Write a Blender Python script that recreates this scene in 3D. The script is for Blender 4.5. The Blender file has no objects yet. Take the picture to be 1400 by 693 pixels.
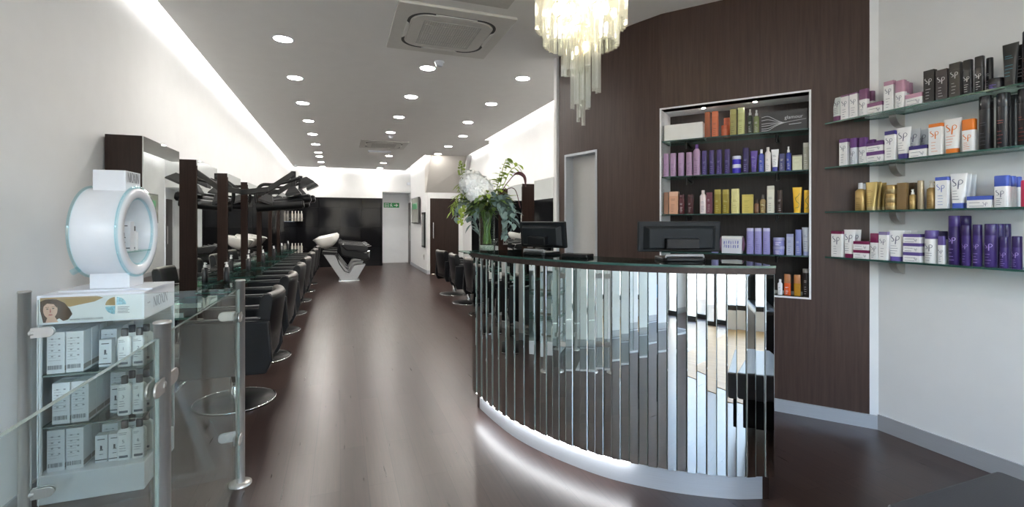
import bpy, math, random
from mathutils import Vector, Matrix
random.seed(7)
SC = bpy.context.scene
COL = SC.collection
PI = math.pi

# ------------------------------------------------------------------ camera data
F_PX, CX, HY, EYE = 647.0, 700.0, 305.0, 1.33
TH = math.atan2(235.0, F_PX)
SN, CS = math.sin(TH), math.cos(TH)
def ray(x, y):
    u = (x - CX) / F_PX; v = (HY - y) / F_PX
    return (u * CS + SN, CS - u * SN, v)
def at_x(px, py, X):            # point of a view ray on the plane x = X
    r = ray(px, py); t = X / r[0]
    return Vector((X, r[1] * t, EYE + r[2] * t))
def at_y(px, py, Y):
    r = ray(px, py); t = Y / r[1]
    return Vector((r[0] * t, Y, EYE + r[2] * t))
def at_line(px, py, p0, d):     # on the vertical plane through p0 along d
    r = ray(px, py)
    den = r[0] * d[1] - r[1] * d[0]
    t = (p0[0] * d[1] - p0[1] * d[0]) / den
    return Vector((r[0] * t, r[1] * t, EYE + r[2] * t))

cam = bpy.data.cameras.new('camera')
cam.sensor_width = 36.0
cam.lens = F_PX / 1400 * 36.0
cam.shift_y = -(346.5 - HY) / 1400.0
cam.clip_start = 0.02
co = bpy.data.objects.new('camera', cam)
co.location = (0, 0, EYE)
co.rotation_euler = (PI / 2, 0, -TH)
COL.objects.link(co)
SC.camera = co
SC.view_settings.view_transform = 'Standard'
SC.view_settings.look = 'None'
SC.view_settings.gamma = 1.0
SC.view_settings.use_curve_mapping = False
SC.view_settings.exposure = 0.15

# ------------------------------------------------------------------ materials
def lin(c):
    c = c / 255.0
    return c / 12.92 if c <= 0.04045 else ((c + 0.055) / 1.055) ** 2.4
def RGB(r, g, b): return (lin(r), lin(g), lin(b), 1.0)
MATS = {}
def mat(name, col, rough=0.5, metal=0.0, noise=0.06, scale=30.0, spec=0.5, bump=0.0, coat=0.0, trans=0.0, aniso=0.0, stretch=(1, 1, 1)):
    if name in MATS: return MATS[name]
    m = bpy.data.materials.new(name); m.use_nodes = True
    nt = m.node_tree; b = nt.nodes['Principled BSDF']
    b.inputs['Roughness'].default_value = rough
    b.inputs['Metallic'].default_value = metal
    b.inputs['Specular IOR Level'].default_value = spec
    b.inputs['Coat Weight'].default_value = coat
    b.inputs['Transmission Weight'].default_value = trans
    tc = nt.nodes.new('ShaderNodeTexCoord')
    mp = nt.nodes.new('ShaderNodeMapping'); mp.inputs['Scale'].default_value = stretch
    nz = nt.nodes.new('ShaderNodeTexNoise'); nz.inputs['Scale'].default_value = scale; nz.inputs['Detail'].default_value = 4
    nt.links.new(tc.outputs['Object'], mp.inputs['Vector'])
    nt.links.new(mp.outputs['Vector'], nz.inputs['Vector'])
    rp = nt.nodes.new('ShaderNodeValToRGB')
    rp.color_ramp.elements[0].position = 0.3; rp.color_ramp.elements[1].position = 0.7
    k = noise
    rp.color_ramp.elements[0].color = tuple(max(0, c * (1 - k)) for c in col[:3]) + (1,)
    rp.color_ramp.elements[1].color = tuple(min(1, c * (1 + k)) for c in col[:3]) + (1,)
    nt.links.new(nz.outputs['Fac'], rp.inputs['Fac'])
    nt.links.new(rp.outputs['Color'], b.inputs['Base Color'])
    if bump:
        bp = nt.nodes.new('ShaderNodeBump'); bp.inputs['Strength'].default_value = bump; bp.inputs['Distance'].default_value = 0.002
        nt.links.new(nz.outputs['Fac'], bp.inputs['Height']); nt.links.new(bp.outputs['Normal'], b.inputs['Normal'])
    MATS[name] = m
    return m
def emit(name, col, strength):
    if name in MATS: return MATS[name]
    m = bpy.data.materials.new(name); m.use_nodes = True
    nt = m.node_tree; nt.nodes.clear()
    o = nt.nodes.new('ShaderNodeOutputMaterial'); e = nt.nodes.new('ShaderNodeEmission')
    e.inputs['Color'].default_value = col; e.inputs['Strength'].default_value = strength
    nt.links.new(e.outputs[0], o.inputs[0]); MATS[name] = m
    return m
def glass(name, tint, refl=0.08, rough=0.0, extra=None):
    """thin pane: transparent with a fresnel gloss on top"""
    if name in MATS: return MATS[name]
    m = bpy.data.materials.new(name); m.use_nodes = True
    nt = m.node_tree; nt.nodes.clear()
    o = nt.nodes.new('ShaderNodeOutputMaterial')
    t = nt.nodes.new('ShaderNodeBsdfTransparent'); t.inputs['Color'].default_value = tint
    g = nt.nodes.new('ShaderNodeBsdfGlossy'); g.inputs['Roughness'].default_value = rough
    g.inputs['Color'].default_value = (0.95, 1, 0.98, 1)
    lw = nt.nodes.new('ShaderNodeLayerWeight'); lw.inputs['Blend'].default_value = 0.5
    pw = nt.nodes.new('ShaderNodeMath'); pw.operation = 'POWER'; pw.inputs[1].default_value = 5.0
    ml = nt.nodes.new('ShaderNodeMath'); ml.operation = 'MULTIPLY_ADD'
    ml.inputs[1].default_value = 0.5; ml.inputs[2].default_value = refl
    nt.links.new(lw.outputs['Facing'], pw.inputs[0]); nt.links.new(pw.outputs[0], ml.inputs[0])
    mx = nt.nodes.new('ShaderNodeMixShader')
    nt.links.new(ml.outputs[0], mx.inputs[0]); nt.links.new(t.outputs[0], mx.inputs[1]); nt.links.new(g.outputs[0], mx.inputs[2])
    last = mx
    if extra:
        d = nt.nodes.new('ShaderNodeBsdfTranslucent'); d.inputs['Color'].default_value = extra[0]
        m2 = nt.nodes.new('ShaderNodeMixShader'); m2.inputs[0].default_value = extra[1]
        nt.links.new(mx.outputs[0], m2.inputs[1]); nt.links.new(d.outputs[0], m2.inputs[2]); last = m2
    nt.links.new(last.outputs[0], o.inputs[0]); MATS[name] = m
    return m
def wood(name, c1, c2, rough=0.4, axis='z', coat=0.0):
    m = bpy.data.materials.new(name); m.use_nodes = True
    nt = m.node_tree; b = nt.nodes['Principled BSDF']
    b.inputs['Roughness'].default_value = rough; b.inputs['Coat Weight'].default_value = coat; b.inputs['Specular IOR Level'].default_value = 0.3
    tc = nt.nodes.new('ShaderNodeTexCoord'); mp = nt.nodes.new('ShaderNodeMapping')
    mp.inputs['Scale'].default_value = {'z': (60, 60, 2.5), 'y': (60, 2.5, 60), 'x': (2.5, 60, 60)}[axis]
    n1 = nt.nodes.new('ShaderNodeTexNoise'); n1.inputs['Scale'].default_value = 1.0; n1.inputs['Detail'].default_value = 6; n1.inputs['Roughness'].default_value = 0.65
    rp = nt.nodes.new('ShaderNodeValToRGB')
    rp.color_ramp.elements[0].position = 0.32; rp.color_ramp.elements[0].color = c1
    rp.color_ramp.elements[1].position = 0.72; rp.color_ramp.elements[1].color = c2
    nt.links.new(tc.outputs['Object'], mp.inputs['Vector']); nt.links.new(mp.outputs['Vector'], n1.inputs['Vector'])
    nt.links.new(n1.outputs['Fac'], rp.inputs['Fac']); nt.links.new(rp.outputs['Color'], b.inputs['Base Color'])
    bp = nt.nodes.new('ShaderNodeBump'); bp.inputs['Strength'].default_value = 0.15; bp.inputs['Distance'].default_value = 0.001
    nt.links.new(n1.outputs['Fac'], bp.inputs['Height']); nt.links.new(bp.outputs['Normal'], b.inputs['Normal'])
    MATS[name] = m
    return m
def plank_floor():
    m = bpy.data.materials.new('espresso planks'); m.use_nodes = True
    nt = m.node_tree; b = nt.nodes['Principled BSDF']
    tc = nt.nodes.new('ShaderNodeTexCoord'); mp = nt.nodes.new('ShaderNodeMapping')
    mp.inputs['Rotation'].default_value = (0, 0, PI / 2)
    br = nt.nodes.new('ShaderNodeTexBrick')
    br.inputs['Scale'].default_value = 1.0; br.inputs['Brick Width'].default_value = 1.25; br.inputs['Row Height'].default_value = 0.135
    br.inputs['Mortar Size'].default_value = 0.0012; br.inputs['Mortar Smooth'].default_value = 0.2
    br.offset = 0.37
    br.inputs['Color1'].default_value = RGB(54, 41, 38); br.inputs['Color2'].default_value = RGB(66, 52, 48)
    br.inputs['Mortar'].default_value = RGB(34, 25, 24)
    nt.links.new(tc.outputs['Object'], mp.inputs['Vector']); nt.links.new(mp.outputs['Vector'], br.inputs['Vector'])
    m2 = nt.nodes.new('ShaderNodeMapping'); m2.inputs['Scale'].default_value = (55, 2.2, 1)
    nt.links.new(tc.outputs['Object'], m2.inputs['Vector'])
    nz = nt.nodes.new('ShaderNodeTexNoise'); nz.inputs['Scale'].default_value = 1.0; nz.inputs['Detail'].default_value = 7; nz.inputs['Roughness'].default_value = 0.7
    nt.links.new(m2.outputs['Vector'], nz.inputs['Vector'])
    rp = nt.nodes.new('ShaderNodeValToRGB')
    rp.color_ramp.elements[0].position = 0.3; rp.color_ramp.elements[0].color = (0.62, 0.6, 0.6, 1)
    rp.color_ramp.elements[1].position = 0.75; rp.color_ramp.elements[1].color = (1.25, 1.2, 1.2, 1)
    nt.links.new(nz.outputs['Fac'], rp.inputs['Fac'])
    mx = nt.nodes.new('ShaderNodeMix'); mx.data_type = 'RGBA'; mx.blend_type = 'MULTIPLY'; mx.inputs[0].default_value = 1.0
    nt.links.new(br.outputs['Color'], mx.inputs[6]); nt.links.new(rp.outputs['Color'], mx.inputs[7])
    nt.links.new(mx.outputs[2], b.inputs['Base Color'])
    rr = nt.nodes.new('ShaderNodeMapRange'); rr.inputs[3].default_value = 0.22; rr.inputs[4].default_value = 0.38
    nt.links.new(nz.outputs['Fac'], rr.inputs[0]); nt.links.new(rr.outputs[0], b.inputs['Roughness'])
    bp = nt.nodes.new('ShaderNodeBump'); bp.inputs['Strength'].default_value = 0.12; bp.inputs['Distance'].default_value = 0.001
    nt.links.new(nz.outputs['Fac'], bp.inputs['Height']); nt.links.new(bp.outputs['Normal'], b.inputs['Normal'])
    b.inputs['Specular IOR Level'].default_value = 0.45
    return m

M_WALL = mat('white wall paint', RGB(225, 226, 226), 0.6, noise=0.015, scale=6)
M_CEIL = mat('matt ceiling paint', RGB(240, 239, 236), 0.7, noise=0.012, scale=6)
M_FLOOR = plank_floor()
M_WENGE = wood('wenge panel', RGB(62, 48, 43), RGB(78, 62, 56), 0.38)
M_WENGE_DARK = wood('dark wenge', RGB(34, 23, 19), RGB(52, 37, 31), 0.35)
M_WENGE_RIM = wood('wenge rim', RGB(44, 33, 31), RGB(64, 50, 46), 0.35, 'x')
M_NICHE = wood('niche back', RGB(40, 34, 33), RGB(58, 50, 48), 0.5)
M_OAK = wood('pale oak', RGB(150, 116, 72), RGB(178, 144, 96), 0.45, 'x')
M_ALU = mat('brushed aluminium', RGB(188, 192, 197), 0.38, 0.4, noise=0.05, scale=8, stretch=(1, 1, 60))
M_STEEL = mat('brushed steel', RGB(190, 188, 184), 0.30, 0.75, noise=0.05, scale=10, stretch=(60, 60, 1))
M_CHROME = mat('chrome', RGB(225, 226, 228), 0.06, 1.0, noise=0.01)
M_MIRROR = mat('silver mirror', RGB(232, 236, 234), 0.01, 1.0, noise=0.003)
M_LEATHER = mat('black leather', RGB(17, 18, 21), 0.38, noise=0.15, scale=120, bump=0.15, spec=0.32)
M_BLACK = mat('black plastic', RGB(15, 16, 18), 0.38, noise=0.08, spec=0.3)
M_BLACKSAT = mat('satin black metal', RGB(18, 18, 19), 0.35, 0.0, noise=0.06, spec=0.35)
M_TILE = None
M_WHITE = mat('white gloss plastic', RGB(232, 236, 243), 0.22, noise=0.01)
M_WHITEMATT = mat('white card', RGB(232, 233, 234), 0.55, noise=0.015)
M_GREYMET = mat('grey painted metal', RGB(150, 150, 152), 0.4, 0.2, noise=0.03)
M_GLASS = glass('clear glass', (0.945, 0.975, 0.965, 1), 0.025)
M_PANE = glass('window glass', (0.96, 0.98, 0.98, 1), 0.02)
M_SHELFGLASS = glass('shelf glass', (0.80, 0.92, 0.89, 1), 0.05)
M_EDGE = mat('green glass edge', RGB(58, 98, 90), 0.12, noise=0.1, scale=20, trans=0.3)
M_EDGE_L = mat('pale glass edge', RGB(150, 165, 158), 0.15, noise=0.06, trans=0.3)
M_CYAN = glass('cyan acrylic', (0.78, 0.93, 0.96, 1), 0.08)
def tile_mat():
    m = bpy.data.materials.new('black gloss tile'); m.use_nodes = True
    nt = m.node_tree; b = nt.nodes['Principled BSDF']
    tc = nt.nodes.new('ShaderNodeTexCoord'); sp = nt.nodes.new('ShaderNodeSeparateXYZ'); cb = nt.nodes.new('ShaderNodeCombineXYZ')
    nt.links.new(tc.outputs['Object'], sp.inputs[0]); nt.links.new(sp.outputs['X'], cb.inputs['X']); nt.links.new(sp.outputs['Z'], cb.inputs['Y'])
    br = nt.nodes.new('ShaderNodeTexBrick'); br.offset = 0.0
    br.inputs['Scale'].default_value = 1.0; br.inputs['Brick Width'].default_value = 0.6; br.inputs['Row Height'].default_value = 0.6
    br.inputs['Mortar Size'].default_value = 0.003
    br.inputs['Color1'].default_value = RGB(20, 20, 22); br.inputs['Color2'].default_value = RGB(26, 26, 29); br.inputs['Mortar'].default_value = RGB(12, 12, 12)
    nt.links.new(cb.outputs[0], br.inputs['Vector']); nt.links.new(br.outputs['Color'], b.inputs['Base Color'])
    b.inputs['Roughness'].default_value = 0.08; b.inputs['Specular IOR Level'].default_value = 0.14
    return m
M_TILE = tile_mat()
M_LAMP = emit('downlight glow', (1.0, 0.95, 0.89, 1), 240.0)
M_LED = emit('cove led', (1.0, 0.97, 0.94, 1), 48.0)
M_LEDDESK = emit('desk led', (0.95, 0.97, 1.0, 1), 42.0)
M_BULB = emit('chandelier bulb', (1.0, 0.88, 0.68, 1), 60.0)
M_SPOT = emit('niche spot', (1.0, 0.97, 0.93, 1), 500.0)
M_CRYSTAL = glass('crystal', (0.97, 0.97, 0.95, 1), 0.22, 0.03, ((0.96, 0.93, 0.86, 1), 0.12))
M_GOLD = mat('gilt brass', RGB(205, 170, 100), 0.2, 1.0, noise=0.03)

# ------------------------------------------------------------------ mesh helpers
class MB:
    def __init__(s): s.v = []; s.f = []; s.m = []; s.sm = []
    def add(s, vs, fs, mi=0, smooth=False, M=None):
        o = len(s.v)
        for p in vs:
            p = Vector(p)
            if M is not None: p = M @ p
            s.v.append(tuple(p))
        for k, f in enumerate(fs):
            s.f.append(tuple(i + o for i in f)); s.m.append(mi if not isinstance(mi, (list, tuple)) else mi[k]); s.sm.append(smooth)
        return s
    def box(s, c, d, mi=0, M=None):
        x, y, z = c; a, b, h = d[0] / 2, d[1] / 2, d[2] / 2
        vs = [(x + i * a, y + j * b, z + k * h) for k in (-1, 1) for j in (-1, 1) for i in (-1, 1)]
        return s.add(vs, [(0, 2, 3, 1), (4, 5, 7, 6), (0, 1, 5, 4), (2, 6, 7, 3), (0, 4, 6, 2), (1, 3, 7, 5)], mi, False, M)
    def prism(s, poly, z0, z1, mi=0, M=None, side=None):
        n = len(poly)
        a = sum(poly[i][0] * poly[(i + 1) % n][1] - poly[(i + 1) % n][0] * poly[i][1] for i in range(n))
        if a < 0: poly = list(reversed(poly))
        vs = [(p[0], p[1], z0) for p in poly] + [(p[0], p[1], z1) for p in poly]
        fs = [tuple(reversed(range(n))), tuple(range(n, 2 * n))] + [(i, (i + 1) % n, n + (i + 1) % n, n + i) for i in range(n)]
        mm = [mi, mi] + [mi if side is None else side] * n
        return s.add(vs, fs, mm, False, M)
    def loft(s, rings, mi=0, smooth=True, caps=True, M=None):
        n = len(rings[0]); vs = [p for r in rings for p in r]; fs = []
        for k in range(len(rings) - 1):
            for i in range(n):
                j = (i + 1) % n
                fs.append((k * n + i, k * n + j, (k + 1) * n + j, (k + 1) * n + i))
        s.add(vs, fs, mi, smooth, M)
        if caps:
            s.add(rings[0], [tuple(reversed(range(n)))], mi, False, M); s.add(rings[-1], [tuple(range(n))], mi, False, M)
        return s
    def lathe(s, prof, n=24, mi=0, M=None, caps=True, smooth=True):
        return s.loft([[(r * math.cos(2 * PI * i / n), r * math.sin(2 * PI * i / n), z) for i in range(n)] for r, z in prof], mi, smooth, caps, M)
    def tube(s, pts, r, n=10, mi=0, M=None):
        pts = [Vector(p) for p in pts]; rings = []
        up = None
        for i, p in enumerate(pts):
            t = (pts[min(i + 1, len(pts) - 1)] - pts[max(i - 1, 0)]).normalized()
            if up is None:
                up = Vector((0, 0, 1)) if abs(t.z) < 0.9 else Vector((1, 0, 0))
            a = t.cross(up).normalized(); b = a.cross(t).normalized(); up = b
            rr = r[i] if isinstance(r, (list, tuple)) else r
            rings.append([tuple(p + a * rr * math.cos(2 * PI * k / n) + b * rr * math.sin(2 * PI * k / n)) for k in range(n)])
        rings = [list(reversed(q)) for q in rings]
        return s.loft(rings, mi, True, True, M)
    def ball(s, c, r, n=12, mi=0, M=None, sc=(1, 1, 1)):
        rings = []
        for k in range(1, n // 2):
            a = PI * k / (n // 2)
            rings.append([(c[0] + sc[0] * r * math.sin(a) * math.cos(2 * PI * i / n), c[1] + sc[1] * r * math.sin(a) * math.sin(2 * PI * i / n), c[2] - sc[2] * r * math.cos(a)) for i in range(n)])
        return s.loft(rings, mi, True, True, M)
    def mesh(s, name, mats):
        me = bpy.data.meshes.new(name); me.from_pydata(s.v, [], s.f)
        if not isinstance(mats, (list, tuple)): mats = [mats]
        for m in mats: me.materials.append(m)
        for p, mi, sm in zip(me.polygons, s.m, s.sm): p.material_index = mi; p.use_smooth = sm
        me.update()
        return me
    def build(s, name, mats, parent=None, bevel=0.0, seg=2, loc=None, rz=0.0, label=None):
        o = bpy.data.objects.new(name, s.mesh(name, mats)); COL.objects.link(o)
        if parent is not None: o.parent = parent
        if loc is not None: o.location = loc
        if rz: o.rotation_euler = (0, 0, rz)
        if bevel:
            md = o.modifiers.new('bevel', 'BEVEL'); md.width = bevel; md.segments = seg; md.limit_method = 'ANGLE'; md.angle_limit = math.radians(35)
        if label: o['label'] = label
        return o
def tag(o, label, cat, group=None):
    o['label'] = label; o['category'] = cat
    if group: o['group'] = group
    return o
def thing(name, label, cat, loc=(0, 0, 0), rz=0.0, group=None):
    o = bpy.data.objects.new(name, None); COL.objects.link(o)
    o.empty_display_size = 0.05
    o.location = loc; o.rotation_euler = (0, 0, rz)
    return tag(o, label, cat, group)
def struct(o): o['kind'] = 'structure'; return o
def copy_tree(root, loc, rz, label, group=None):
    r = root.copy(); COL.objects.link(r); r.location = loc; r.rotation_euler = (0, 0, rz); r['label'] = label
    if group: r['group'] = group
    for ch in list(root.children):
        c = ch.copy(); COL.objects.link(c); c.parent = r
        for g in list(ch.children):
            d = g.copy(); COL.objects.link(d); d.parent = c
    return r
def rounded_rect(w, d, r, n=5, cx=0, cy=0):
    pts = []
    for (sx, sy, a0) in ((1, 1, 0), (-1, 1, 90), (-1, -1, 180), (1, -1, 270)):
        for k in range(n + 1):
            a = math.radians(a0 + 90 * k / n)
            pts.append((cx + sx * (w / 2 - r) + r * math.cos(a), cy + sy * (d / 2 - r) + r * math.sin(a)))
    return pts
def catmull(pts, n=8):
    P = [Vector(p) for p in pts]; out = []
    P = [2 * P[0] - P[1]] + P + [2 * P[-1] - P[-2]]
    for i in range(1, len(P) - 2):
        for k in range(n):
            t = k / n; a, b, c, d = P[i - 1], P[i], P[i + 1], P[i + 2]
            out.append(0.5 * ((2 * b) + (c - a) * t + (2 * a - 5 * b + 4 * c - d) * t * t + (3 * b - a - 3 * c + d) * t ** 3))
    out.append(P[-2]); return out
def resample(pts, n):
    L = [0.0]
    for i in range(1, len(pts)): L.append(L[-1] + (pts[i] - pts[i - 1]).length)
    out = []; j = 0
    for k in range(n + 1):
        s = L[-1] * k / n
        while j < len(L) - 2 and L[j + 1] < s: j += 1
        t = (s - L[j]) / max(1e-9, L[j + 1] - L[j]); out.append(pts[j].lerp(pts[j + 1], t))
    return out
def offset2(pts, d):
    """offset a plan polyline to its left by d"""
    out = []
    for i, p in enumerate(pts):
        t = (pts[min(i + 1, len(pts) - 1)] - pts[max(i - 1, 0)]).normalized()
        out.append(Vector((p.x - t.y * d, p.y + t.x * d)))
    return out
def ribbon(mb, pts, w, mi=0, fmap=None):
    """flat strip of width w along 2-D points (x,z); fmap sends (x,z) to 3-D"""
    P = [Vector(p) for p in pts]; n = len(P); L = []; R = []
    for i, p in enumerate(P):
        t = (P[min(i + 1, n - 1)] - P[max(i - 1, 0)]).normalized(); q = Vector((-t.y, t.x))
        ww = w[i] if isinstance(w, (list, tuple)) else w
        L.append(p + q * ww / 2); R.append(p - q * ww / 2)
    fm = fmap or (lambda x, z: (x, 0, z))
    vs = [fm(*a) for a in L] + [fm(*a) for a in R]
    mb.add(vs, [(i, n + i, n + i + 1, i + 1) for i in range(n - 1)], mi)
# serif capitals as strokes in a unit-high box: (points, width)
THK, THN = 0.15, 0.06
def _o(cx, w):
    pts = [(cx + w / 2 * math.cos(2 * PI * i / 24), 0.5 + 0.5 * math.sin(2 * PI * i / 24)) for i in range(25)]
    return (pts, [THN + (THK - THN) * abs(math.cos(2 * PI * i / 24)) for i in range(25)])
GLY = {
 'N': (0.85, [([(0.12, 0), (0.12, 1)], THN), ([(0.12, 1), (0.72, 0)], THK), ([(0.72, 0), (0.72, 1)], THN), ([(0, 0.02), (0.24, 0.02)], 0.04), ([(0.02, 0.98), (0.2, 0.98)], 0.04), ([(0.6, 0.98), (0.84, 0.98)], 0.04)]),
 'I': (0.36, [([(0.18, 0), (0.18, 1)], THK), ([(0.02, 0.02), (0.34, 0.02)], 0.04), ([(0.02, 0.98), (0.34, 0.98)], 0.04)]),
 'O': (0.92, [_o(0.46, 0.74)]),
 'X': (0.80, [([(0.1, 1), (0.7, 0)], THK), ([(0.7, 1), (0.1, 0)], THN), ([(0, 0.02), (0.22, 0.02)], 0.04), ([(0.58, 0.02), (0.82, 0.02)], 0.04), ([(0, 0.98), (0.22, 0.98)], 0.04), ([(0.58, 0.98), (0.82, 0.98)], 0.04)]),
}
def serif_word(word, size, fmap, mb=None, cx=0.0, z0=0.0, squeeze=1.0):
    mb = mb or MB(); W = sum(GLY[c][0] for c in word) * size * squeeze; x = cx - W / 2
    for c in word:
        adv, st = GLY[c]
        for k, (pts, w) in enumerate(st):
            ww = [q * size for q in w] if isinstance(w, list) else w * size
            ribbon(mb, [(x + p[0] * size * squeeze, z0 + p[1] * size) for p in pts], ww, 0, lambda a, b, k=k: fmap(a, b))
        x += adv * size * squeeze
    return mb
def font_mesh(txt, size, extr=0.0):
    cu = bpy.data.curves.new('lettering', 'FONT'); cu.body = txt; cu.size = size; cu.extrude = extr
    cu.align_x = 'CENTER'; cu.align_y = 'CENTER'; cu.resolution_u = 3
    ob = bpy.data.objects.new('lettering', cu)
    me = bpy.data.meshes.new_from_object(ob)
    bpy.data.objects.remove(ob); bpy.data.curves.remove(cu)
    return me
def text_into(mb, txt, size, fmap, mi=0):
    me = font_mesh(txt, size)
    vs = [fmap(v.co.x, v.co.y) for v in me.vertices]; fs = [tuple(p.vertices) for p in me.polygons]
    bpy.data.meshes.remove(me)
    if fs: mb.add(vs, fs, mi)
    return mb

# ------------------------------------------------------------------ setting: floor, walls, ceiling
YF, YB, ZC, ZT = -2.3, 15.40, 3.0, 3.32
XL, XR = -1.40, 3.265
struct(MB().box((0.9, 6.5, -0.05), (6.6, 21.0, 0.1)).build('floor', M_FLOOR))
struct(MB().box((XL - 0.1, (YF + YB) / 2, 1.7), (0.2, YB - YF, 3.4)).build('wall_left', M_WALL))
# right front wall
struct(MB().box((XR + 0.1, (YF + 2.20) / 2, 1.7), (0.2, 2.20 - YF, 3.4)).build('wall_right', M_WALL))

# curved wenge wall (plan, far end to near end)
U2 = Vector((0.62, -0.785)).normalized()          # along the niche, towards the camera's right
NI = Vector((0.785, 0.62)).normalized()           # into the wall
N_R = Vector((3.03, 2.36)); N_L = N_R - U2 * 1.0    # niche opening ends
prof = catmull([(2.066, 4.30), (2.12, 4.02), (2.208, 3.72), (2.302, 3.42), tuple(N_L)], 6)
prof = prof[:-1]
wallpts = prof + [N_L, N_R, N_R + U2 * 0.333]
DOOR_I = [i for i in range(len(wallpts) - 1) if 774 < CX + F_PX * ((wallpts[i].x + wallpts[i + 1].x) / 2 * CS - (wallpts[i].y + wallpts[i + 1].y) / 2 * SN) / ((wallpts[i].x + wallpts[i + 1].x) / 2 * SN + (wallpts[i].y + wallpts[i + 1].y) / 2 * CS) < 817]
NZ0, NZ1, DZ = 0.818, 2.234, 2.0
wb = MB()
off = []
for i in range(len(wallpts)):
    t = (wallpts[min(i + 1, len(wallpts) - 1)] - wallpts[max(i - 1, 0)]).normalized()
    if i >= len(prof): t = U2
    off.append(wallpts[i] + Vector((-t.y, t.x)) * 0.10)
for i in range(len(wallpts) - 1):
    a, b, c, d = wallpts[i], wallpts[i + 1], off[i + 1], off[i]
    quad = [tuple(a), tuple(b), tuple(c), tuple(d)]
    if i == len(prof):
        wb.prism(quad, 0, NZ0); wb.prism(quad, NZ1, ZC + 0.05)
    elif i in DOOR_I: wb.prism(quad, DZ, ZC + 0.05)
    else: wb.prism(quad, 0, ZC + 0.05)
struct(wb.build('wall_curved_wenge', M_WENGE))
# white return beside the wenge wall + blocking behind it
wr = MB()
p0 = N_R + U2 * 0.333; p1 = p0 + U2 * 0.10
wr.prism([tuple(p0), tuple(p1), tuple(p1 + NI * 0.1), tuple(p0 + NI * 0.1)], 0, ZC + 0.05)
struct(wr.build('wall_return', M_WALL))
struct(MB().box((2.50, 4.36, 1.7), (0.90, 0.06, 3.4)).build('wall_partition', M_WALL))
# skirting under the wenge wall and along the right wall
bs = MB(); front = [p + U2.orthogonal() * 0 for p in wallpts]
sk_out = []
for i in range(len(wallpts)):
    n = (wallpts[i] - off[i]).normalized(); sk_out.append(wallpts[i] + n * 0.012)
for i in range(len(wallpts) - 1):
    if i in DOOR_I: continue
    a, b, c, d = sk_out[i], sk_out[i + 1], wallpts[i + 1], wallpts[i]
    bs.prism([tuple(a), tuple(b), tuple(c), tuple(d)], 0, 0.088)
q0 = p0 - NI * 0.012; q1 = p1 - NI * 0.012 - U2 * 0.06
bs.prism([tuple(q0), tuple(q1), tuple(q1 + NI * 0.012), tuple(p0)], 0, 0.088)
struct(bs.build('baseboard_wenge', M_ALU))
struct(MB().box((XR - 0.006, (YF + 2.06) / 2, 0.05), (0.012, 2.06 - YF, 0.10)).build('baseboard_right', M_ALU))
struct(MB().box((XL + 0.006, (YF + YB) / 2, 0.04), (0.012, YB - YF, 0.08)).build('baseboard_left', mat('pale grey skirting', RGB(176, 178, 180), 0.4, 0.2, noise=0.03)))

# niche lining and back
nl = MB(); D = 0.30; tk = 0.012
def nq(a0, a1, s0, s1):   # plan quad in niche coordinates (along, inward)
    f = lambda a, s_: tuple(N_L + U2 * a + NI * s_)
    return [f(a0, s0), f(a1, s0), f(a1, s1), f(a0, s1)]
nl.prism(nq(-tk, 0, -0.004, D), NZ0 - tk, NZ1 + tk); nl.prism(nq(1.0, 1.0 + tk, -0.004, D), NZ0 - tk, NZ1 + tk)
nl.prism(nq(0, 1.0, -0.004, D), NZ1, NZ1 + tk); nl.prism(nq(0, 1.0, -0.004, D), NZ0 - tk, NZ0)
struct(nl.build('trim_1', mat('satin white lining', RGB(228, 229, 231), 0.4, 0.0, noise=0.02)))
struct(MB().prism(nq(-0.02, 1.02, D, D + 0.02), NZ0 - 0.02, NZ1 + 0.02).build('niche_back', M_NICHE))
# door in the curved wall
i0, i1 = DOOR_I[0], DOOR_I[-1] + 1
dA, dB = wallpts[i0], wallpts[i1]
dt = (dB - dA).normalized(); dn = Vector((-dt.y, dt.x)); 
if dn.x < 0: dn = -dn
W = (dB - dA).length
D1 = MB().prism([tuple(dA + dn * .09), tuple(dB + dn * .09), tuple(dB + dn * .13), tuple(dA + dn * .13)], 0.0, DZ).build('door_1', mat('pale grey door', RGB(196, 195, 193), 0.5, noise=0.015)); struct(D1)
fr = MB()
for p, s_ in ((dA, 1), (dB, -1)):
    fr.prism([tuple(p - dn * .006), tuple(p + dt * s_ * .022 - dn * .006), tuple(p + dt * s_ * .022 + dn * .10), tuple(p + dn * .10)], 0, DZ)
fr.prism([tuple(dA - dn * .006), tuple(dB - dn * .006), tuple(dB + dn * .10), tuple(dA + dn * .10)], DZ - 0.022, DZ)
struct(fr.build('trim_2', M_ALU))

# corridor walls
struct(MB().box((2.85 + 0.1, (4.39 + 9.23) / 2, 1.7), (0.2, 9.23 - 4.39, 3.4)).build('wall_right_corridor', M_WALL))
wr = MB().box((3.07 + 0.1, (9.23 + 12.3) / 2, 1.7), (0.2, 12.3 - 9.23, 3.4)); wr.box((2.96 + .1, 9.20, 1.7), (.22, 0.06, 3.4))
struct(wr.build('wall_right_rear', M_WALL))
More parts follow.
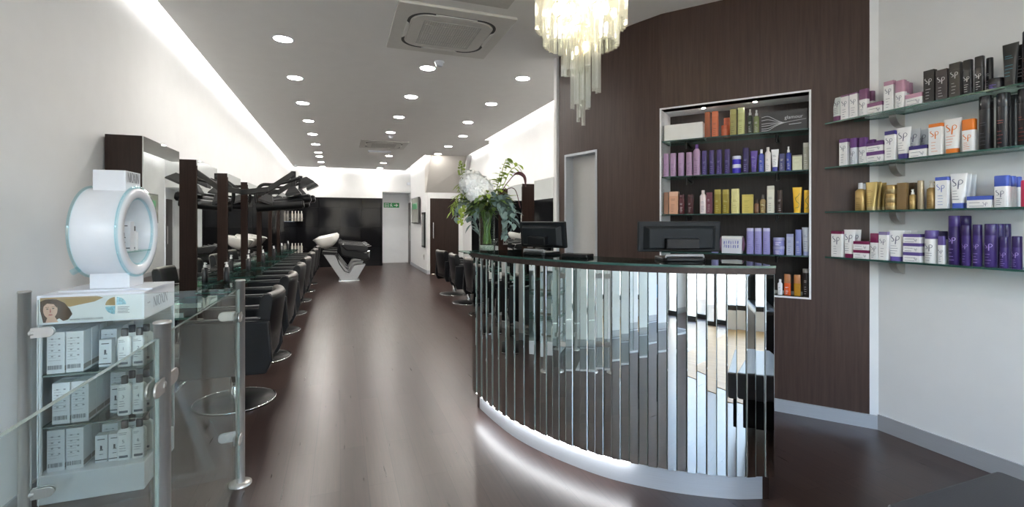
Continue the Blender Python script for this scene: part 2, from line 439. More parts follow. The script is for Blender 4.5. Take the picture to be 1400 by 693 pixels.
# wall with the brown door, at y = 12.3, under the sloping stair soffit
wd = MB()
wd.box(((2.13 + 2.20) / 2, 12.36, 1.07), (0.07, 0.12, 2.14)); wd.box(((2.96 + 3.27) / 2, 12.36, 1.07), (0.31, 0.12, 2.14))
wd.box((2.58, 12.36, 2.06), (0.78, 0.12, 0.16))
struct(wd.build('wall_stair', M_WALL))
sf = MB()
xs = (2.09, 3.27)
sf.add([(xs[0], 11.55, 3.02), (xs[1], 11.45, 3.02), (xs[1], 12.3, 2.13), (xs[0], 12.3, 2.13), (xs[0], 12.45, 3.02), (xs[1], 12.45, 3.02), (xs[1], 12.45, 2.13), (xs[0], 12.45, 2.13)],
       [(3, 2, 1, 0), (4, 5, 6, 7), (0, 4, 7, 3), (1, 2, 6, 5), (0, 1, 5, 4), (2, 3, 7, 6)])
struct(sf.build('wall_stair_soffit', mat('shaded soffit white', RGB(206, 202, 196), 0.6, noise=0.015)))  # wall white darkened: the underside's shade is put into the colour
st = MB()
st.add([(2.96, 11.45, 3.0), (3.05, 11.45, 3.0), (3.05, 12.22, 2.15), (2.96, 12.22, 2.15), (2.96, 11.30, 3.0), (3.05, 11.30, 3.0), (3.05, 12.07, 2.15), (2.96, 12.07, 2.15)],
       [(0, 1, 2, 3), (7, 6, 5, 4), (0, 3, 7, 4), (1, 5, 6, 2), (0, 4, 5, 1), (2, 6, 7, 3)])
struct(st.build('trim_3', M_WALL))
struct(MB().box((2.13 + 0.06, (12.42 + YB) / 2, 1.7), (0.12, YB - 12.42, 3.4)).build('wall_right_back', M_WALL))
struct(MB().box((2.124, (12.30 + YB) / 2, 0.05), (0.012, YB - 12.30, 0.10)).build('baseboard_back', M_ALU))
struct(MB().box((2.16, 12.294, 0.05), (0.06, 0.012, 0.10)).build('baseboard_stair', M_ALU))
# back wall: white above, black tile below, recess with the exit sign to the right
bw = MB()
bw.box(((XL + 1.25) / 2, YB + 0.06, 1.7), (1.25 - XL, 0.12, 3.4))
bw.box(((1.25 + 2.25) / 2, YB + 0.06, (2.31 + 3.4) / 2), (1.0, 0.12, 3.4 - 2.31))
struct(bw.build('wall_back', M_WALL))
struct(MB().box(((XL + 1.25) / 2, YB - 0.02, 1.055), (1.25 - XL, 0.04, 2.11)).build('wall_back_tile', M_TILE))
tl_ = struct(MB().box((0, 0, 1.055), (YB - 0.04 - 11.85, 0.02, 2.11)).build('wall_left_tile', M_TILE, None, loc=(XL + 0.01, (YB - 0.04 + 11.85) / 2, 0), rz=-PI / 2))
rc = MB()
rc.box((1.75, YB + 0.95, 1.2), (1.3, 0.1, 2.5)); rc.box((1.20, YB + 0.51, 1.2), (0.10, 0.78, 2.5)); rc.box((2.21, YB + 0.51, 1.2), (0.10, 0.78, 2.5)); rc.box((1.72, YB + 0.51, 2.36), (0.96, 0.78, 0.10))
struct(rc.build('wall_recess', M_WALL))
struct(MB().box((1.70, YB + 0.89, 0.04), (0.9, 0.012, 0.08)).build('baseboard_recess', M_WALL))
d2 = struct(MB().box((2.152, YB + 0.42, 1.0), (0.012, 0.50, 2.0)).build('door_2', M_WENGE_DARK))
MB().box((2.140, YB + 0.25, 1.0), (0.012, 0.02, 0.5)).build('door_handle', M_STEEL, d2)
d3 = struct(MB().box((2.58, 12.325, 0.99), (0.77, 0.035, 1.975)).build('door_3', M_WENGE_DARK))
h = MB(); h.tube([(2.28, 12.27, 0.93), (2.28, 12.27, 1.35)], 0.012); h.tube([(2.28, 12.27, 0.98), (2.28, 12.31, 0.98)], 0.008); h.tube([(2.28, 12.27, 1.30), (2.28, 12.31, 1.30)], 0.008)
h.build('door_handle', M_CHROME, d3)

# ceiling slab, floating off the walls
cp = [(-1.29, YF), (XR, YF), (XR, 2.06)] + [tuple(p) for p in reversed(wallpts)] + [(2.735, 4.33), (2.735, 9.17), (2.96, 9.17), (2.96, 11.55), (1.95, 11.65), (1.95, 15.29), (-1.29, 15.29)]
struct(MB().prism(cp, ZC, ZC + 0.03).build('ceiling', M_CEIL))
struct(MB().box((0.95, (YF + YB) / 2, ZT + 0.03), (5.2, YB - YF + 0.3, 0.06)).build('ceiling_slab', M_WALL))

# cove strips lying on the ceiling edge
def cove(pts, label):
    m = MB()
    for a, b in zip(pts[:-1], pts[1:]):
        m.tube([(a[0], a[1], ZC + 0.052), (b[0], b[1], ZC + 0.052)], 0.011, 6)
    return tag(m.build('cove_light', M_LED), label, 'light strip', 'cove light strips')
cove([(-1.277, -2.1), (-1.277, 15.25)], 'long white light strip hidden in the cove above the left wall')
cove([(-1.20, 15.278), (1.90, 15.278)], 'white light strip hidden in the cove above the black tiled back wall')
cove([(2.722, 4.45), (2.722, 9.12)], 'white light strip hidden in the cove above the right-hand mirrors')
cove([(2.947, 9.25), (2.947, 11.40)], 'short white light strip in the set-back cove beside the sloping soffit')
cove([(1.937, 11.75), (1.937, 15.20)], 'white light strip hidden in the cove above the wall-mounted screen')

# ------------------------------------------------------------------ downlights
ORD = ['nearest', 'second', 'third', 'fourth', 'fifth', 'sixth', 'seventh', 'eighth', 'ninth', 'tenth', 'eleventh', 'twelfth']
dl0 = thing('downlight', 'x', 'ceiling light')
m = MB(); n = 28
def ringpts(r, z): return [(r * math.cos(2 * PI * i / n), r * math.sin(2 * PI * i / n), z) for i in range(n)]
m.loft([ringpts(0.092, 0.0), ringpts(0.092, -0.006), ringpts(0.078, -0.006), ringpts(0.074, 0.0)], 0, True, False)
m.build('trim_ring', M_WHITE, dl0)
MB().lathe([(0.0745, -0.0005), (0.074, -0.004), (0.060, -0.0045)], 28).build('diffuser', M_LAMP, dl0)
first = [True]
def downlight(x, y, label, group):
    if first[0]:
        first[0] = False; dl0.location = (x, y, ZC); dl0['label'] = label; dl0['group'] = group; return dl0
    return copy_tree(dl0, (x, y, ZC), 0, label, group)
for k in range(10):
    downlight(-0.487, 4.74 + 1.215 * k * 0.945 if k > 6 else 4.74 + 1.22 * k, 'round recessed downlight, %s from the camera in the left ceiling row' % ORD[k], 'left row of downlights')
for k, (x, y) in enumerate([(0.885, 5.10), (0.88, 6.33), (0.87, 7.61), (0.873, 8.95), (1.14, 12.08), (1.13, 13.55), (1.13, 14.85)]):
    downlight(x, y, 'round recessed downlight, %s from the camera in the middle ceiling row' % ORD[k], 'middle row of downlights')
for k, (x, y) in enumerate([(1.98, 5.09), (1.99, 6.33), (1.99, 7.61), (2.216, 8.86), (2.212, 10.15), (2.22, 11.35)]):
    downlight(x, y, 'round recessed downlight, %s from the camera in the right ceiling row' % ORD[k], 'right row of downlights')
for k, (x, y) in enumerate([(0.88, 0.9), (0.88, -0.9)]):  # unseen lamps added at the front, kept few so daylight dominates
    downlight(x, y, 'added unseen downlight over the shop front, %s of the two above the camera' % ORD[k].replace('nearest', 'first'), 'added front downlights')

# ------------------------------------------------------------------ ceiling cassettes and small ceiling things
def cassette(loc, label):
    t = thing('air_conditioner', label, 'air conditioner', loc, 0, 'ceiling cassettes')
    m = MB(); m.prism(rounded_rect(0.95, 0.98, 0.012), -0.022, 0); m.build('panel', mat('cassette white', RGB(216, 214, 208), 0.45, noise=0.02), t, 0.004)
    m = MB(); out = rounded_rect(0.74, 0.76, 0.17, 8); inn = rounded_rect(0.69, 0.71, 0.15, 8); k = len(out)
    m.add([(p[0], p[1], -0.0225) for p in out] + [(p[0], p[1], -0.0225) for p in inn], [(i, i + k, (i + 1) % k + k, (i + 1) % k) for i in range(k)])
    m.build('air_slot', mat('slot shadow', RGB(62, 64, 64), 0.6), t)
    lv = mat('louvre white', RGB(226, 225, 220), 0.4, noise=0.01)
    for a in range(4):
        R = Matrix.Rotation(a * PI / 2, 4, 'Z'); m = MB()
        pts = [(-0.17, 0.372), (-0.14, 0.350), (0, 0.338), (0.14, 0.350), (0.17, 0.372)]
        m.prism(pts, -0.030, -0.0225, 0, R); m.build('louvre', lv, t)
    m = MB(); m.prism(rounded_rect(0.66, 0.68, 0.13, 8), -0.028, -0.022); m.build('grille_frame', mat('cassette white', RGB(216, 214, 208)), t)
    m = MB()
    for i in range(-11, 12): m.box((i * 0.02, 0, -0.0295), (0.004, 0.50, 0.003))
    for j in (-0.17, 0, 0.17): m.box((0, j, -0.0305), (0.47, 0.008, 0.003))
    m.box((0, 0.25, -0.03), (0.48, 0.01, 0.004)); m.box((0, -0.25, -0.03), (0.48, 0.01, 0.004)); m.box((0.235, 0, -0.03), (0.01, 0.51, 0.004)); m.box((-0.235, 0, -0.03), (0.01, 0.51, 0.004))
    m.build('filter_grille', mat('grille grey', RGB(188, 187, 182), 0.5, noise=0.03), t)
    return t
cassette((0.882, 4.087, ZC), 'large square white ceiling air conditioner nearest the camera')
cassette((0.865, 10.35, ZC), 'square ceiling air conditioner far down the salon')
def small(mb, name, mats, label, cat, loc, parts=(), rz=0):
    o = mb.build(name, mats, None, 0, loc=loc, rz=rz); return tag(o, label, cat)
sd = MB().lathe([(0.050, 0), (0.052, -0.012), (0.040, -0.020), (0.038, -0.04), (0.028, -0.048)], 20)
small(sd, 'smoke_detector', M_WHITE, 'round white smoke detector beside the nearest middle downlight', 'smoke detector', (0.965, 4.86, ZC))
small(sd, 'smoke_detector', M_WHITE, 'white smoke detector just before the far ceiling air conditioner', 'smoke detector', (0.91, 9.33, ZC))
small(MB().lathe([(0.05, 0.0), (0.05, -0.02), (0.04, -0.045), (0.02, -0.06)], 16), 'dome_camera', M_WHITE, 'small dome camera where the left cove meets the back wall', 'camera', (-1.20, 14.9, ZC))
small(MB().box((0, 0, 0.04), (0.10, 0.05, 0.08)), 'motion_sensor', M_WHITE, 'small white sensor high in the corner above the exit recess', 'sensor', (2.06, 15.374, 2.55))
hm = MB().prism(rounded_rect(0.48, 0.36, 0.008), -0.012, 0); hm.prism(rounded_rect(0.40, 0.28, 0.008), -0.016, -0.012)
small(hm, 'ceiling_hatch', mat('hatch paint', RGB(196, 194, 188), 0.5), 'flat ceiling hatch at the top edge beside the near air conditioner', 'hatch', (0.98, 3.28, ZC))
el = thing('emergency_light', 'slim rectangular light fitting behind the far ceiling air conditioner', 'emergency light', (0.86, 11.35, ZC + .001))
MB().box((0, 0, -0.02), (0.50, 0.12, 0.04)).build('housing', M_WHITE, el, 0.004); MB().box((0, 0, -0.0425), (0.46, 0.09, 0.005)).build('lens', mat('opal lens', RGB(240, 240, 236), 0.3), el)

# ------------------------------------------------------------------ mirrors on the left and right
def mirror_unit(name, label, x_wall, x_face, y0, length, group, z0=0.0, zt=1.89):
    s_ = 1 if x_face > x_wall else -1
    t = thing(name, label, 'mirror', (x_wall, y0, z0), 0, group)
    d = abs(x_face - x_wall)
    MB().box((s_ * (d - 0.008) / 2, length / 2, (zt - z0) / 2), (d - 0.008, length, zt - z0)).build('cabinet', M_WENGE_DARK, t, 0.002)
    MB().box((s_ * (d - 0.004), length / 2, (zt - z0 + 0.0) / 2), (0.007, length - 0.004, zt - z0 - 0.004)).build('mirror_glass', M_MIRROR, t)
    return t
NL = 7
for k in range(NL):
    mirror_unit('mirror_cabinet', 'tall dark wood styling mirror on the left wall, %s from the glass railing' % ORD[k].replace('nearest', 'first'), XL + 0.013, -1.185, 3.66 + 1.22 * k, 0.72, 'left wall mirrors', 0.0)
for k in range(4):
    t = mirror_unit('mirror_cabinet', 'tall dark wood styling mirror on the right wall, %s behind the reception desk' % ORD[k].replace('nearest', 'first'), 2.848, 2.42, 5.20 + 1.06 * k, 0.60, 'right wall mirrors', 0.0)
    m = MB().box((-0.30, -0.004, 1.02), (0.085, 0.008, 0.085)); m.build('socket_plate', M_STEEL, t, 0.002)
    m = MB(); m.box((-0.32, -0.009, 1.02), (0.022, 0.004, 0.03)); m.box((-0.28, -0.009, 1.02), (0.022, 0.004, 0.03)); m.build('socket_inset', M_BLACK, t)

# glass counters under the left mirrors
for k in range(NL):
    y = 3.66 + 1.22 * k + 0.36
    t = thing('glass_counter', 'clear glass counter in front of the %s mirror on the left' % ORD[k].replace('nearest', 'first'), 'counter', (-1.18, y, 0.72), 0, 'left glass counters')
    m = MB(); m.prism(rounded_rect(0.28, 1.0, 0.03, 4, 0.142, 0), 0.0, 0.012, 0, None, 1); m.build('glass_top', [M_SHELFGLASS, M_EDGE], t)
    m = MB()
    for s_ in (-1, 1): m.box((0.09, s_ * 0.22, -0.02), (0.18, 0.02, 0.04))
    m.build('bracket', M_CHROME, t, 0.003)

# ------------------------------------------------------------------ styling chairs
def make_chair():
    t = thing('styling_chair', 'x', 'chair')
    m = MB(); m.lathe([(0.27, 0.0), (0.272, 0.006), (0.262, 0.016), (0.10, 0.028), (0.045, 0.034)], 36); m.build('base_disc', M_BLACK, t)
    m = MB(); out = [(0.27 * math.cos(2 * PI * i / 36), 0.27 * math.sin(2 * PI * i / 36), 0.010) for i in range(37)]
    m.tube(out, 0.007, 6); m.build('base_rim', M_CHROME, t, label='chrome rim')
    m = MB(); m.lathe([(0.036, 0.03), (0.036, 0.22), (0.028, 0.22), (0.028, 0.33)], 20); m.build('pump_column', M_CHROME, t, label='chrome column')
    m = MB(); m.prism(rounded_rect(0.50, 0.52, 0.05), 0.33, 0.44, 0); m.build('seat', M_LEATHER, t, 0.02, 3)
    m = MB(); m.prism(rounded_rect(0.47, 0.46, 0.05), 0.445, 0.52, 0, Matrix.Translation((0, -0.03, 0))); m.build('seat_cushion', M_LEATHER, t, 0.025, 3)
    for s_ in (-1, 1):
        m = MB(); X = s_ * 0.275
        side = [(-0.27, 0.27), (0.25, 0.27), (0.29, 0.36), (0.27, 0.64), (-0.27, 0.655)]
        vs = [(X - 0.028, y, z) for y, z in side] + [(X + 0.028, y, z) for y, z in side]; k = len(side)
        m.add(vs, [tuple(reversed(range(k))), tuple(range(k, 2 * k))] + [(i, (i + 1) % k, k + (i + 1) % k, k + i) for i in range(k)])
        a = m.build('armrest', M_LEATHER, t, 0.012, 3)
        m = MB(); m.box((X, -0.02, 0.662), (0.052, 0.46, 0.012)); m.build('arm_pad', mat('grey arm pad', RGB(62, 62, 64), 0.32, noise=0.1), a, 0.005)  # lighter grey pad along the top of the black arm
    # backrest: slightly reclined, rolled top edge
    prof_ = [(0.20, 0.42), (0.225, 0.60), (0.25, 0.74), (0.262, 0.80), (0.285, 0.822), (0.315, 0.822), (0.335, 0.80), (0.335, 0.76), (0.315, 0.60), (0.29, 0.40)]
    rings = []
    for i in range(9):
        q = -1 + 2 * i / 8; x = 0.262 * q; bow = -0.05 * q * q
        rings.append([(x, y + bow, z) for y, z in prof_])
    m = MB(); m.loft(rings, 0, True, True); bk = m.build('backrest', M_LEATHER, t)
    capm = mat('leather top painted sheen', RGB(96, 92, 88), 0.35, noise=0.12, scale=60)  # paler colour paints the sheen of light on the black leather
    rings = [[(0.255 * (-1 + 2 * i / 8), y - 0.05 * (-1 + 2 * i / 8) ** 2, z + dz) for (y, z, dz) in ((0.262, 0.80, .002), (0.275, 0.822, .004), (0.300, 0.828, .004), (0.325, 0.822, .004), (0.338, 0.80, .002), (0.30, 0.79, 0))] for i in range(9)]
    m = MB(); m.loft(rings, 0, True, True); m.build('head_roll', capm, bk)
    m = MB(); m.tube([(-0.17, -0.28, 0.33), (-0.17, -0.345, 0.15), (0.17, -0.345, 0.15), (0.17, -0.28, 0.33)], 0.012, 8); m.build('footrest', M_CHROME, t, label='chrome footrest bar')
    return t
ch0 = make_chair(); used = [False]
def chair(x, y, rz, label, group):
    if not used[0]:
        used[0] = True; ch0.location = (x, y, 0); ch0.rotation_euler = (0, 0, rz); ch0['label'] = label; ch0['group'] = group; return ch0
    return copy_tree(ch0, (x, y, 0), rz, label, group)
for k in range(NL):
    chair(-0.735, 4.02 + 1.205 * k, -PI / 2 + random.uniform(-0.05, 0.05), 'black leather styling chair in the left row, %s from the glass railing' % ORD[k].replace('nearest', 'first'), 'left row of styling chairs')
for k in range(4):
    chair(2.02, 5.55 + 1.06 * k, PI / 2 + (0.08, 0.06, -0.06, 0.10)[k], 'black leather styling chair facing the right-hand mirrors, %s behind the reception desk' % ORD[k].replace('nearest', 'first'), 'right row of styling chairs')

# ------------------------------------------------------------------ reception desk
DB = Vector((1.45, 2.40, 0))
curve = catmull([(0.885, 3.42), (0.884, 3.30), (0.975, 2.71), (1.205, 2.21), (1.455, 1.93), (1.73, 1.745), (1.925, 1.672)], 14)[14:]
curve = [p - Vector((DB.x, DB.y)) for p in curve]
curve = resample(curve, 184)
desk = thing('reception_desk', 'curved reception desk faced with vertical mirror strips under a glass top', 'reception desk', DB)
def band(mb, d0, d1, z0, z1, mi=0, side=None, pts=curve):
    a, b = offset2(pts, d0), offset2(pts, d1)
    n = len(a)
    vs = [(p.x, p.y, z) for z in (z0, z1) for q in (a, b) for p in q]
    fs = []; mm = []
    for i in range(n - 1):
        fs += [(i, i + 1, 2 * n + i + 1, 2 * n + i), (n + i + 1, n + i, 3 * n + i, 3 * n + i + 1), (i + 1, i, n + i, n + i + 1), (2 * n + i, 2 * n + i + 1, 3 * n + i + 1, 3 * n + i)]
        sd_ = mi if side is None else side
        mm += [sd_, sd_, mi, mi]
    fs += [(0, 2 * n, 3 * n, n), (n - 1, 2 * n - 1, 4 * n - 1, 3 * n - 1)]; mm += [mi if side is None else side] * 2
    mb.add(vs, fs, mm)
    return mb
band(MB(), 0.014, 0.05, 0.132, 1.09).build('carcass', M_WENGE_DARK, desk)
band(MB(), 0.055, 0.075, 0.0, 0.132).build('plinth', M_ALU, desk)
band(MB(), -0.004, 0.36, 1.090, 1.118).build('counter_rim', M_WENGE_RIM, desk)
band(MB(), -0.010, 0.37, 1.1185, 1.130, 0, 1).build('glass_top', [glass('desk top glass', (0.22, 0.27, 0.26, 1), 0.10), M_EDGE], desk)
band(MB(), 0.05, 0.70, 0.72, 0.75).build('worktop', M_WENGE_DARK, desk)
# end panels and an inner support
m = MB()
for pt, tn, s_ in ((curve[-1], (curve[-1] - curve[-2]).normalized(), -1), (curve[0], (curve[1] - curve[0]).normalized(), 1)):
    nn = Vector((-tn.y, tn.x)); a = pt + nn * 0.052; b = pt + nn * 0.66; c = tn * s_ * 0.03
    m.prism([tuple(a), tuple(b), tuple(b + c), tuple(a + c)], 0.0, 0.72)
    b2 = pt + nn * 0.34
    m.prism([tuple(a), tuple(b2), tuple(b2 + c), tuple(a + c)], 0.75, 1.09)
m.build('end_panel', M_WENGE_DARK, desk)
NS = 46; per = 184 // NS
for i in range(NS):
    a, b = curve[i * per], curve[(i + 1) * per]
    t = (b - a).normalized(); c = (a + b) / 2; w = (b - a).length
    tilt = math.radians((2.8 if i % 2 else -2.8) + random.uniform(-1.2, 1.2))
    ang = math.atan2(t.y, t.x) + tilt
    stp = 0.0 if i % 2 else 0.006
    nn = Vector((-t.y, t.x)); c = c + nn * (0.004 + stp)
    hw = w / 2 * 0.985
    m = MB(); m.add([(-hw, 0.003, 0), (-hw, -0.001, 0), (-hw + 0.003, -0.003, 0), (hw - 0.003, -0.003, 0), (hw, -0.001, 0), (hw, 0.003, 0)] + [(-hw, 0.003, 0.954), (-hw, -0.001, 0.954), (-hw + 0.003, -0.003, 0.954), (hw - 0.003, -0.003, 0.954), (hw, -0.001, 0.954), (hw, 0.003, 0.954)],
              [(0, 1, 2, 3, 4, 5)[::-1], (6, 7, 8, 9, 10, 11)] + [(k, (k + 1) % 6, 6 + (k + 1) % 6, 6 + k) for k in range(6)], [1, 1, 1, 0, 0, 0, 1, 1])
    m.build('mirror_strip', [M_MIRROR, M_EDGE_L], desk, loc=(c.x, c.y, 0.134), rz=ang)
m = MB(); m.tube([(p.x, p.y, 0.124) for p in offset2(curve[4:126:3], 0.026)], 0.006, 6)
m.build('led_strip', M_LEDDESK, desk, label='white light strip under the overhang')

# ------------------------------------------------------------------ monitors on the desk
def monitor(loc, rz, label, w, h, tilt, legs):
    t = thing('monitor', label, 'monitor', loc, rz)
    T = Matrix.Translation((0, 0.0, 0.045)) @ Matrix.Rotation(tilt, 4, 'X')
    m = MB(); m.box((0, 0, h / 2), (w, 0.03, h), 0, T); m.build('bezel', mat('monitor black', RGB(20, 23, 26), 0.5, noise=0.06, spec=0.25), t, 0.006)
    m = MB()
    a = [(-w * .44, -0.014, h * .08), (w * .44, -0.014, h * .08), (w * .44, -0.014, h * .86), (-w * .44, -0.014, h * .86)]
    b = [(-w * .38, -0.045, h * .14), (w * .38, -0.045, h * .14), (w * .38, -0.045, h * .78), (-w * .38, -0.045, h * .78)]
    m.add(a + b, [(7, 6, 5, 4)[::-1], (0, 1, 5, 4), (1, 2, 6, 5), (2, 3, 7, 6), (3, 0, 4, 7)], 0, False, T)
    m.build('back_cover', mat('monitor back', RGB(24, 28, 31), 0.55, noise=0.05, spec=0.25), t, 0.004)
    m = MB(); m.box((0, 0.0165, h / 2), (w * .94, 0.003, h * .9), 0, T); m.build('screen', mat('dark screen', RGB(14, 16, 20), 0.1), t)
    m = MB(); m.box((0, -0.06, h * .30), (w * .40, 0.04, h * .34), 0, T); st_ = m.build('stand_neck', M_BLACK, t, 0.006)
    m = MB(); m.prism(rounded_rect(w * .5, 0.20, 0.03, 4, 0, -0.02), 0.0, 0.018); fo = m.build('stand_foot', M_BLACK, t, 0.004)
    m = MB(); m.tube([(-w * .22, -0.10, 0.03), (w * .22, -0.10, 0.03)], 0.008, 8); m.tube([(-w * .22, -0.10, 0.016), (-w * .22, -0.10, 0.03)], .006, 6); m.tube([(w * .22, -0.10, 0.016), (w * .22, -0.10, 0.03)], .006, 6); m.build('stand_bar', M_GREYMET, fo)
    return t
monitor((1.735, 2.12, 1.13), -math.atan2(0.35, 1.0) - 0.02, 'black flat monitor seen from behind, in front of the product niche', 0.445, 0.165, 0.06, 2)
monitor((1.235, 2.80, 1.13), -1.08, 'black till monitor on the desk beside the flower vase', 0.36, 0.165, 0.10, 2)
kb = MB(); kb.prism(rounded_rect(0.17, 0.10, 0.01), 0, 0.02)
tag(kb.build('card_reader', M_BLACK, None, 0.004, loc=(1.32, 2.50, 1.13), rz=-0.9), 'low black card reader lying on the desk beside the till monitor', 'card reader')

# ------------------------------------------------------------------ vase and flowers
VX = Vector((0.938, 3.08, 1.1305))
vase = thing('vase', 'tall clear glass cylinder vase at the left end of the reception desk', 'vase', VX)
m = MB(); m.lathe([(0.050, 0.0), (0.054, 0.004), (0.054, 0.275)], 28, caps=False); m.lathe([(0.0, 0.0), (0.050, 0.0)], 28, caps=False); m.lathe([(0.054, 0.275), (0.050, 0.275), (0.050, 0.012), (0.0, 0.012)], 28, caps=False)
m.build('glass_body', glass('vase glass', (0.93, 0.97, 0.95, 1), 0.04), vase)
m = MB(); m.lathe([(0.0, 0.016), (0.047, 0.016), (0.047, 0.05), (0.0, 0.05)], 20, caps=False)
m.build('pebbles', mat('glass pebbles', RGB(200, 205, 195), 0.15, noise=0.4, scale=120, trans=0.3), vase)
bq = thing('bouquet', 'large bouquet of white blooms with eucalyptus and green berries in the glass vase', 'flowers', VX + Vector((0, 0, 0.054)))
GR = [mat('stem green', RGB(104, 132, 62), 0.5, noise=0.15), mat('leaf green', RGB(86, 112, 52), 0.5, noise=0.2, scale=40), mat('fresh lime leaf', RGB(150, 172, 74), 0.5, noise=0.2, scale=40), mat('eucalyptus grey green', RGB(118, 138, 132), 0.55, noise=0.12, scale=30), mat('dark leaf green', RGB(56, 76, 40), 0.5, noise=0.2, scale=40)]
M_PETAL = mat('white petal', RGB(240, 240, 238), 0.5, noise=0.03, scale=40)
M_BUR = mat('burgundy amaranth', RGB(72, 34, 36), 0.7, noise=0.3, scale=90)
rnd = random.Random(11)
def leaf(mb, base, d, ln, wd, mi=0, cup=0.15):
    d = Vector(d).normalized(); s_ = d.cross(Vector((rnd.uniform(-.3, .3), rnd.uniform(-.3, .3), 1))).normalized(); n_ = s_.cross(d)
    P = []
    for k, (u, w_) in enumerate(((0, .08), (.25, .8), (.55, 1), (.85, .55), (1, .04))):
        c = Vector(base) + d * ln * u - n_ * 0 + Vector((0, 0, -0.25 * ln * u * u))
        P += [c - s_ * wd * w_ / 2 + n_ * cup * wd * w_, c, c + s_ * wd * w_ / 2 + n_ * cup * wd * w_]
    fs = []
    for k in range(4):
        o = 3 * k; fs += [(o, o + 1, o + 4, o + 3), (o + 1, o + 2, o + 5, o + 4)]
    mb.add(P, fs, mi, True)
Rv = Vector((CS, -SN, 0)); Fv = Vector((SN, CS, 0)); Zv = Vector((0, 0, 1))   # across / away / up as laid out by the florist
def bp(a, z, f=0.0): return Rv * a + Fv * f + Zv * (z - 0.054)
m = MB()
for k in range(22):
    a = 2 * PI * rnd.random(); r0 = 0.030 * rnd.random() ** .5; r1 = 0.043
    b = a + rnd.uniform(1.8, 3.4)
    m.tube([(r0 * math.cos(a), r0 * math.sin(a), 0.005), (0.5 * r1 * math.cos((a + b) / 2), 0.5 * r1 * math.sin((a + b) / 2), 0.12), (r1 * math.cos(b), r1 * math.sin(b), 0.235)], 0.0038, 6)
m.build('stems', GR[0], bq)
# white bloom: many petals on a dome
def bloom(center, r, n, seed):
    rr = random.Random(seed); m = MB()
    for k in range(n):
        z = 1 - 1.75 * (k + .5) / n; ph = k * 2.39996; q = math.sqrt(max(0, 1 - z * z))
        d = Vector((q * math.cos(ph), q * math.sin(ph), z))
        s_ = d.cross(Vector((rr.uniform(-1, 1), rr.uniform(-1, 1), rr.uniform(-1, 1)))).normalized(); u_ = d.cross(s_)
        c = Vector(center) + d * r * rr.uniform(.82, 1.02); sz = r * rr.uniform(.30, .42)
        for j in range(4):
            a = j * PI / 2 + rr.random(); e1 = s_ * math.cos(a) + u_ * math.sin(a); e2 = s_ * math.cos(a + PI / 2) + u_ * math.sin(a + PI / 2)
            m.add([c, c + e1 * sz * .55 + e2 * sz * .38 + d * sz * .12, c + e1 * sz + d * sz * .05, c + e1 * sz * .55 - e2 * sz * .38 + d * sz * .12], [(0, 1, 2), (0, 2, 3)], 0, True)
    m.ball(center, r * .82, 14)
    return m
bloom(bp(-0.095, 0.462, -0.06), 0.088, 80, 3).build('hydrangea_bloom', M_PETAL, bq, label='large white bloom')
bloom(bp(-0.030, 0.440, -0.05), 0.072, 60, 5).build('hydrangea_bloom', M_PETAL, bq)
bloom(bp(-0.075, 0.400, -0.08), 0.068, 60, 8).build('hydrangea_bloom', M_PETAL, bq)
# collar of leaves
for nm, g, cnt, zz in (('leaf_collar', 1, 90, 0.33), ('dark_leaves', 4, 70, 0.30), ('lime_leaves', 2, 70, 0.36)):
    m = MB()
    for k in range(cnt):
        a = rnd.uniform(0, 2 * PI); r = rnd.uniform(0.02, 0.13); el_ = rnd.uniform(-0.5, 0.7)
        base = Vector((r * math.cos(a), r * math.sin(a), zz - 0.054 + rnd.uniform(-0.05, 0.06)))
        leaf(m, base, (math.cos(a), math.sin(a), el_), rnd.uniform(0.06, 0.12), rnd.uniform(0.018, 0.035))
    m.build(nm, GR[g], bq)
def sprig(name, pts, m_stem, m_leaf, n_, ln, wd, r=0.0025, berries=0, droop=-.3):
    P = catmull(pts, 8); m = MB(); m.tube([tuple(p) for p in P], r, 6, 0)
    for k in range(n_):
        i = int((0.2 + 0.8 * k / max(1, n_ - 1)) * (len(P) - 1)); t = (P[min(i + 1, len(P) - 1)] - P[max(i - 1, 0)]).normalized()
        a = rnd.uniform(0, 2 * PI); s_ = t.orthogonal().normalized(); u_ = t.cross(s_)
        d = s_ * math.cos(a) + u_ * math.sin(a) + t * 0.5 + Vector((0, 0, droop))
        if berries: m.ball(P[i] + d.normalized() * 0.018, rnd.uniform(.007, .011), 8, 1)
        else: leaf(m, P[i], d, ln * rnd.uniform(.7, 1.1), wd * rnd.uniform(.8, 1.1), 1)
    return m.build(name, [m_stem, m_leaf], bq)
sprig('eucalyptus_branch', [bp(0.03, .28), bp(.10, .36, -.05), bp(.16, .31, -.07), bp(.185, .18, -.08)], GR[3], GR[3], 34, .055, .042)
sprig('eucalyptus_branch', [bp(0.03, .28), bp(.09, .34, -.09), bp(.13, .25, -.10), bp(.135, .12, -.10)], GR[3], GR[3], 30, .055, .042)
sprig('eucalyptus_branch', [bp(0.02, .28), bp(.06, .37, -.09), bp(.12, .37, -.10), bp(.19, .27, -.05)], GR[3], GR[3], 28, .055, .042)
sprig('eucalyptus_branch', [bp(-0.02, .28), bp(-.07, .30, -.09), bp(-.10, .24, -.11), bp(-.09, .16, -.11)], GR[3], GR[3], 16, .06, .045)
sprig('eucalyptus_branch', [bp(-0.03, .28), bp(-.12, .34, -.03), bp(-.19, .32, -.03), bp(-.21, .24, -.02)], GR[3], GR[3], 18, .05, .036)
sprig('fern_spray', [bp(-0.03, .30), bp(-.13, .40), bp(-.20, .38), bp(-.24, .28)], GR[2], GR[2], 34, .07, .010)
sprig('fern_spray', [bp(-0.03, .30), bp(-.14, .42, .04), bp(-.19, .47, .04)], GR[1], GR[2], 26, .07, .012)
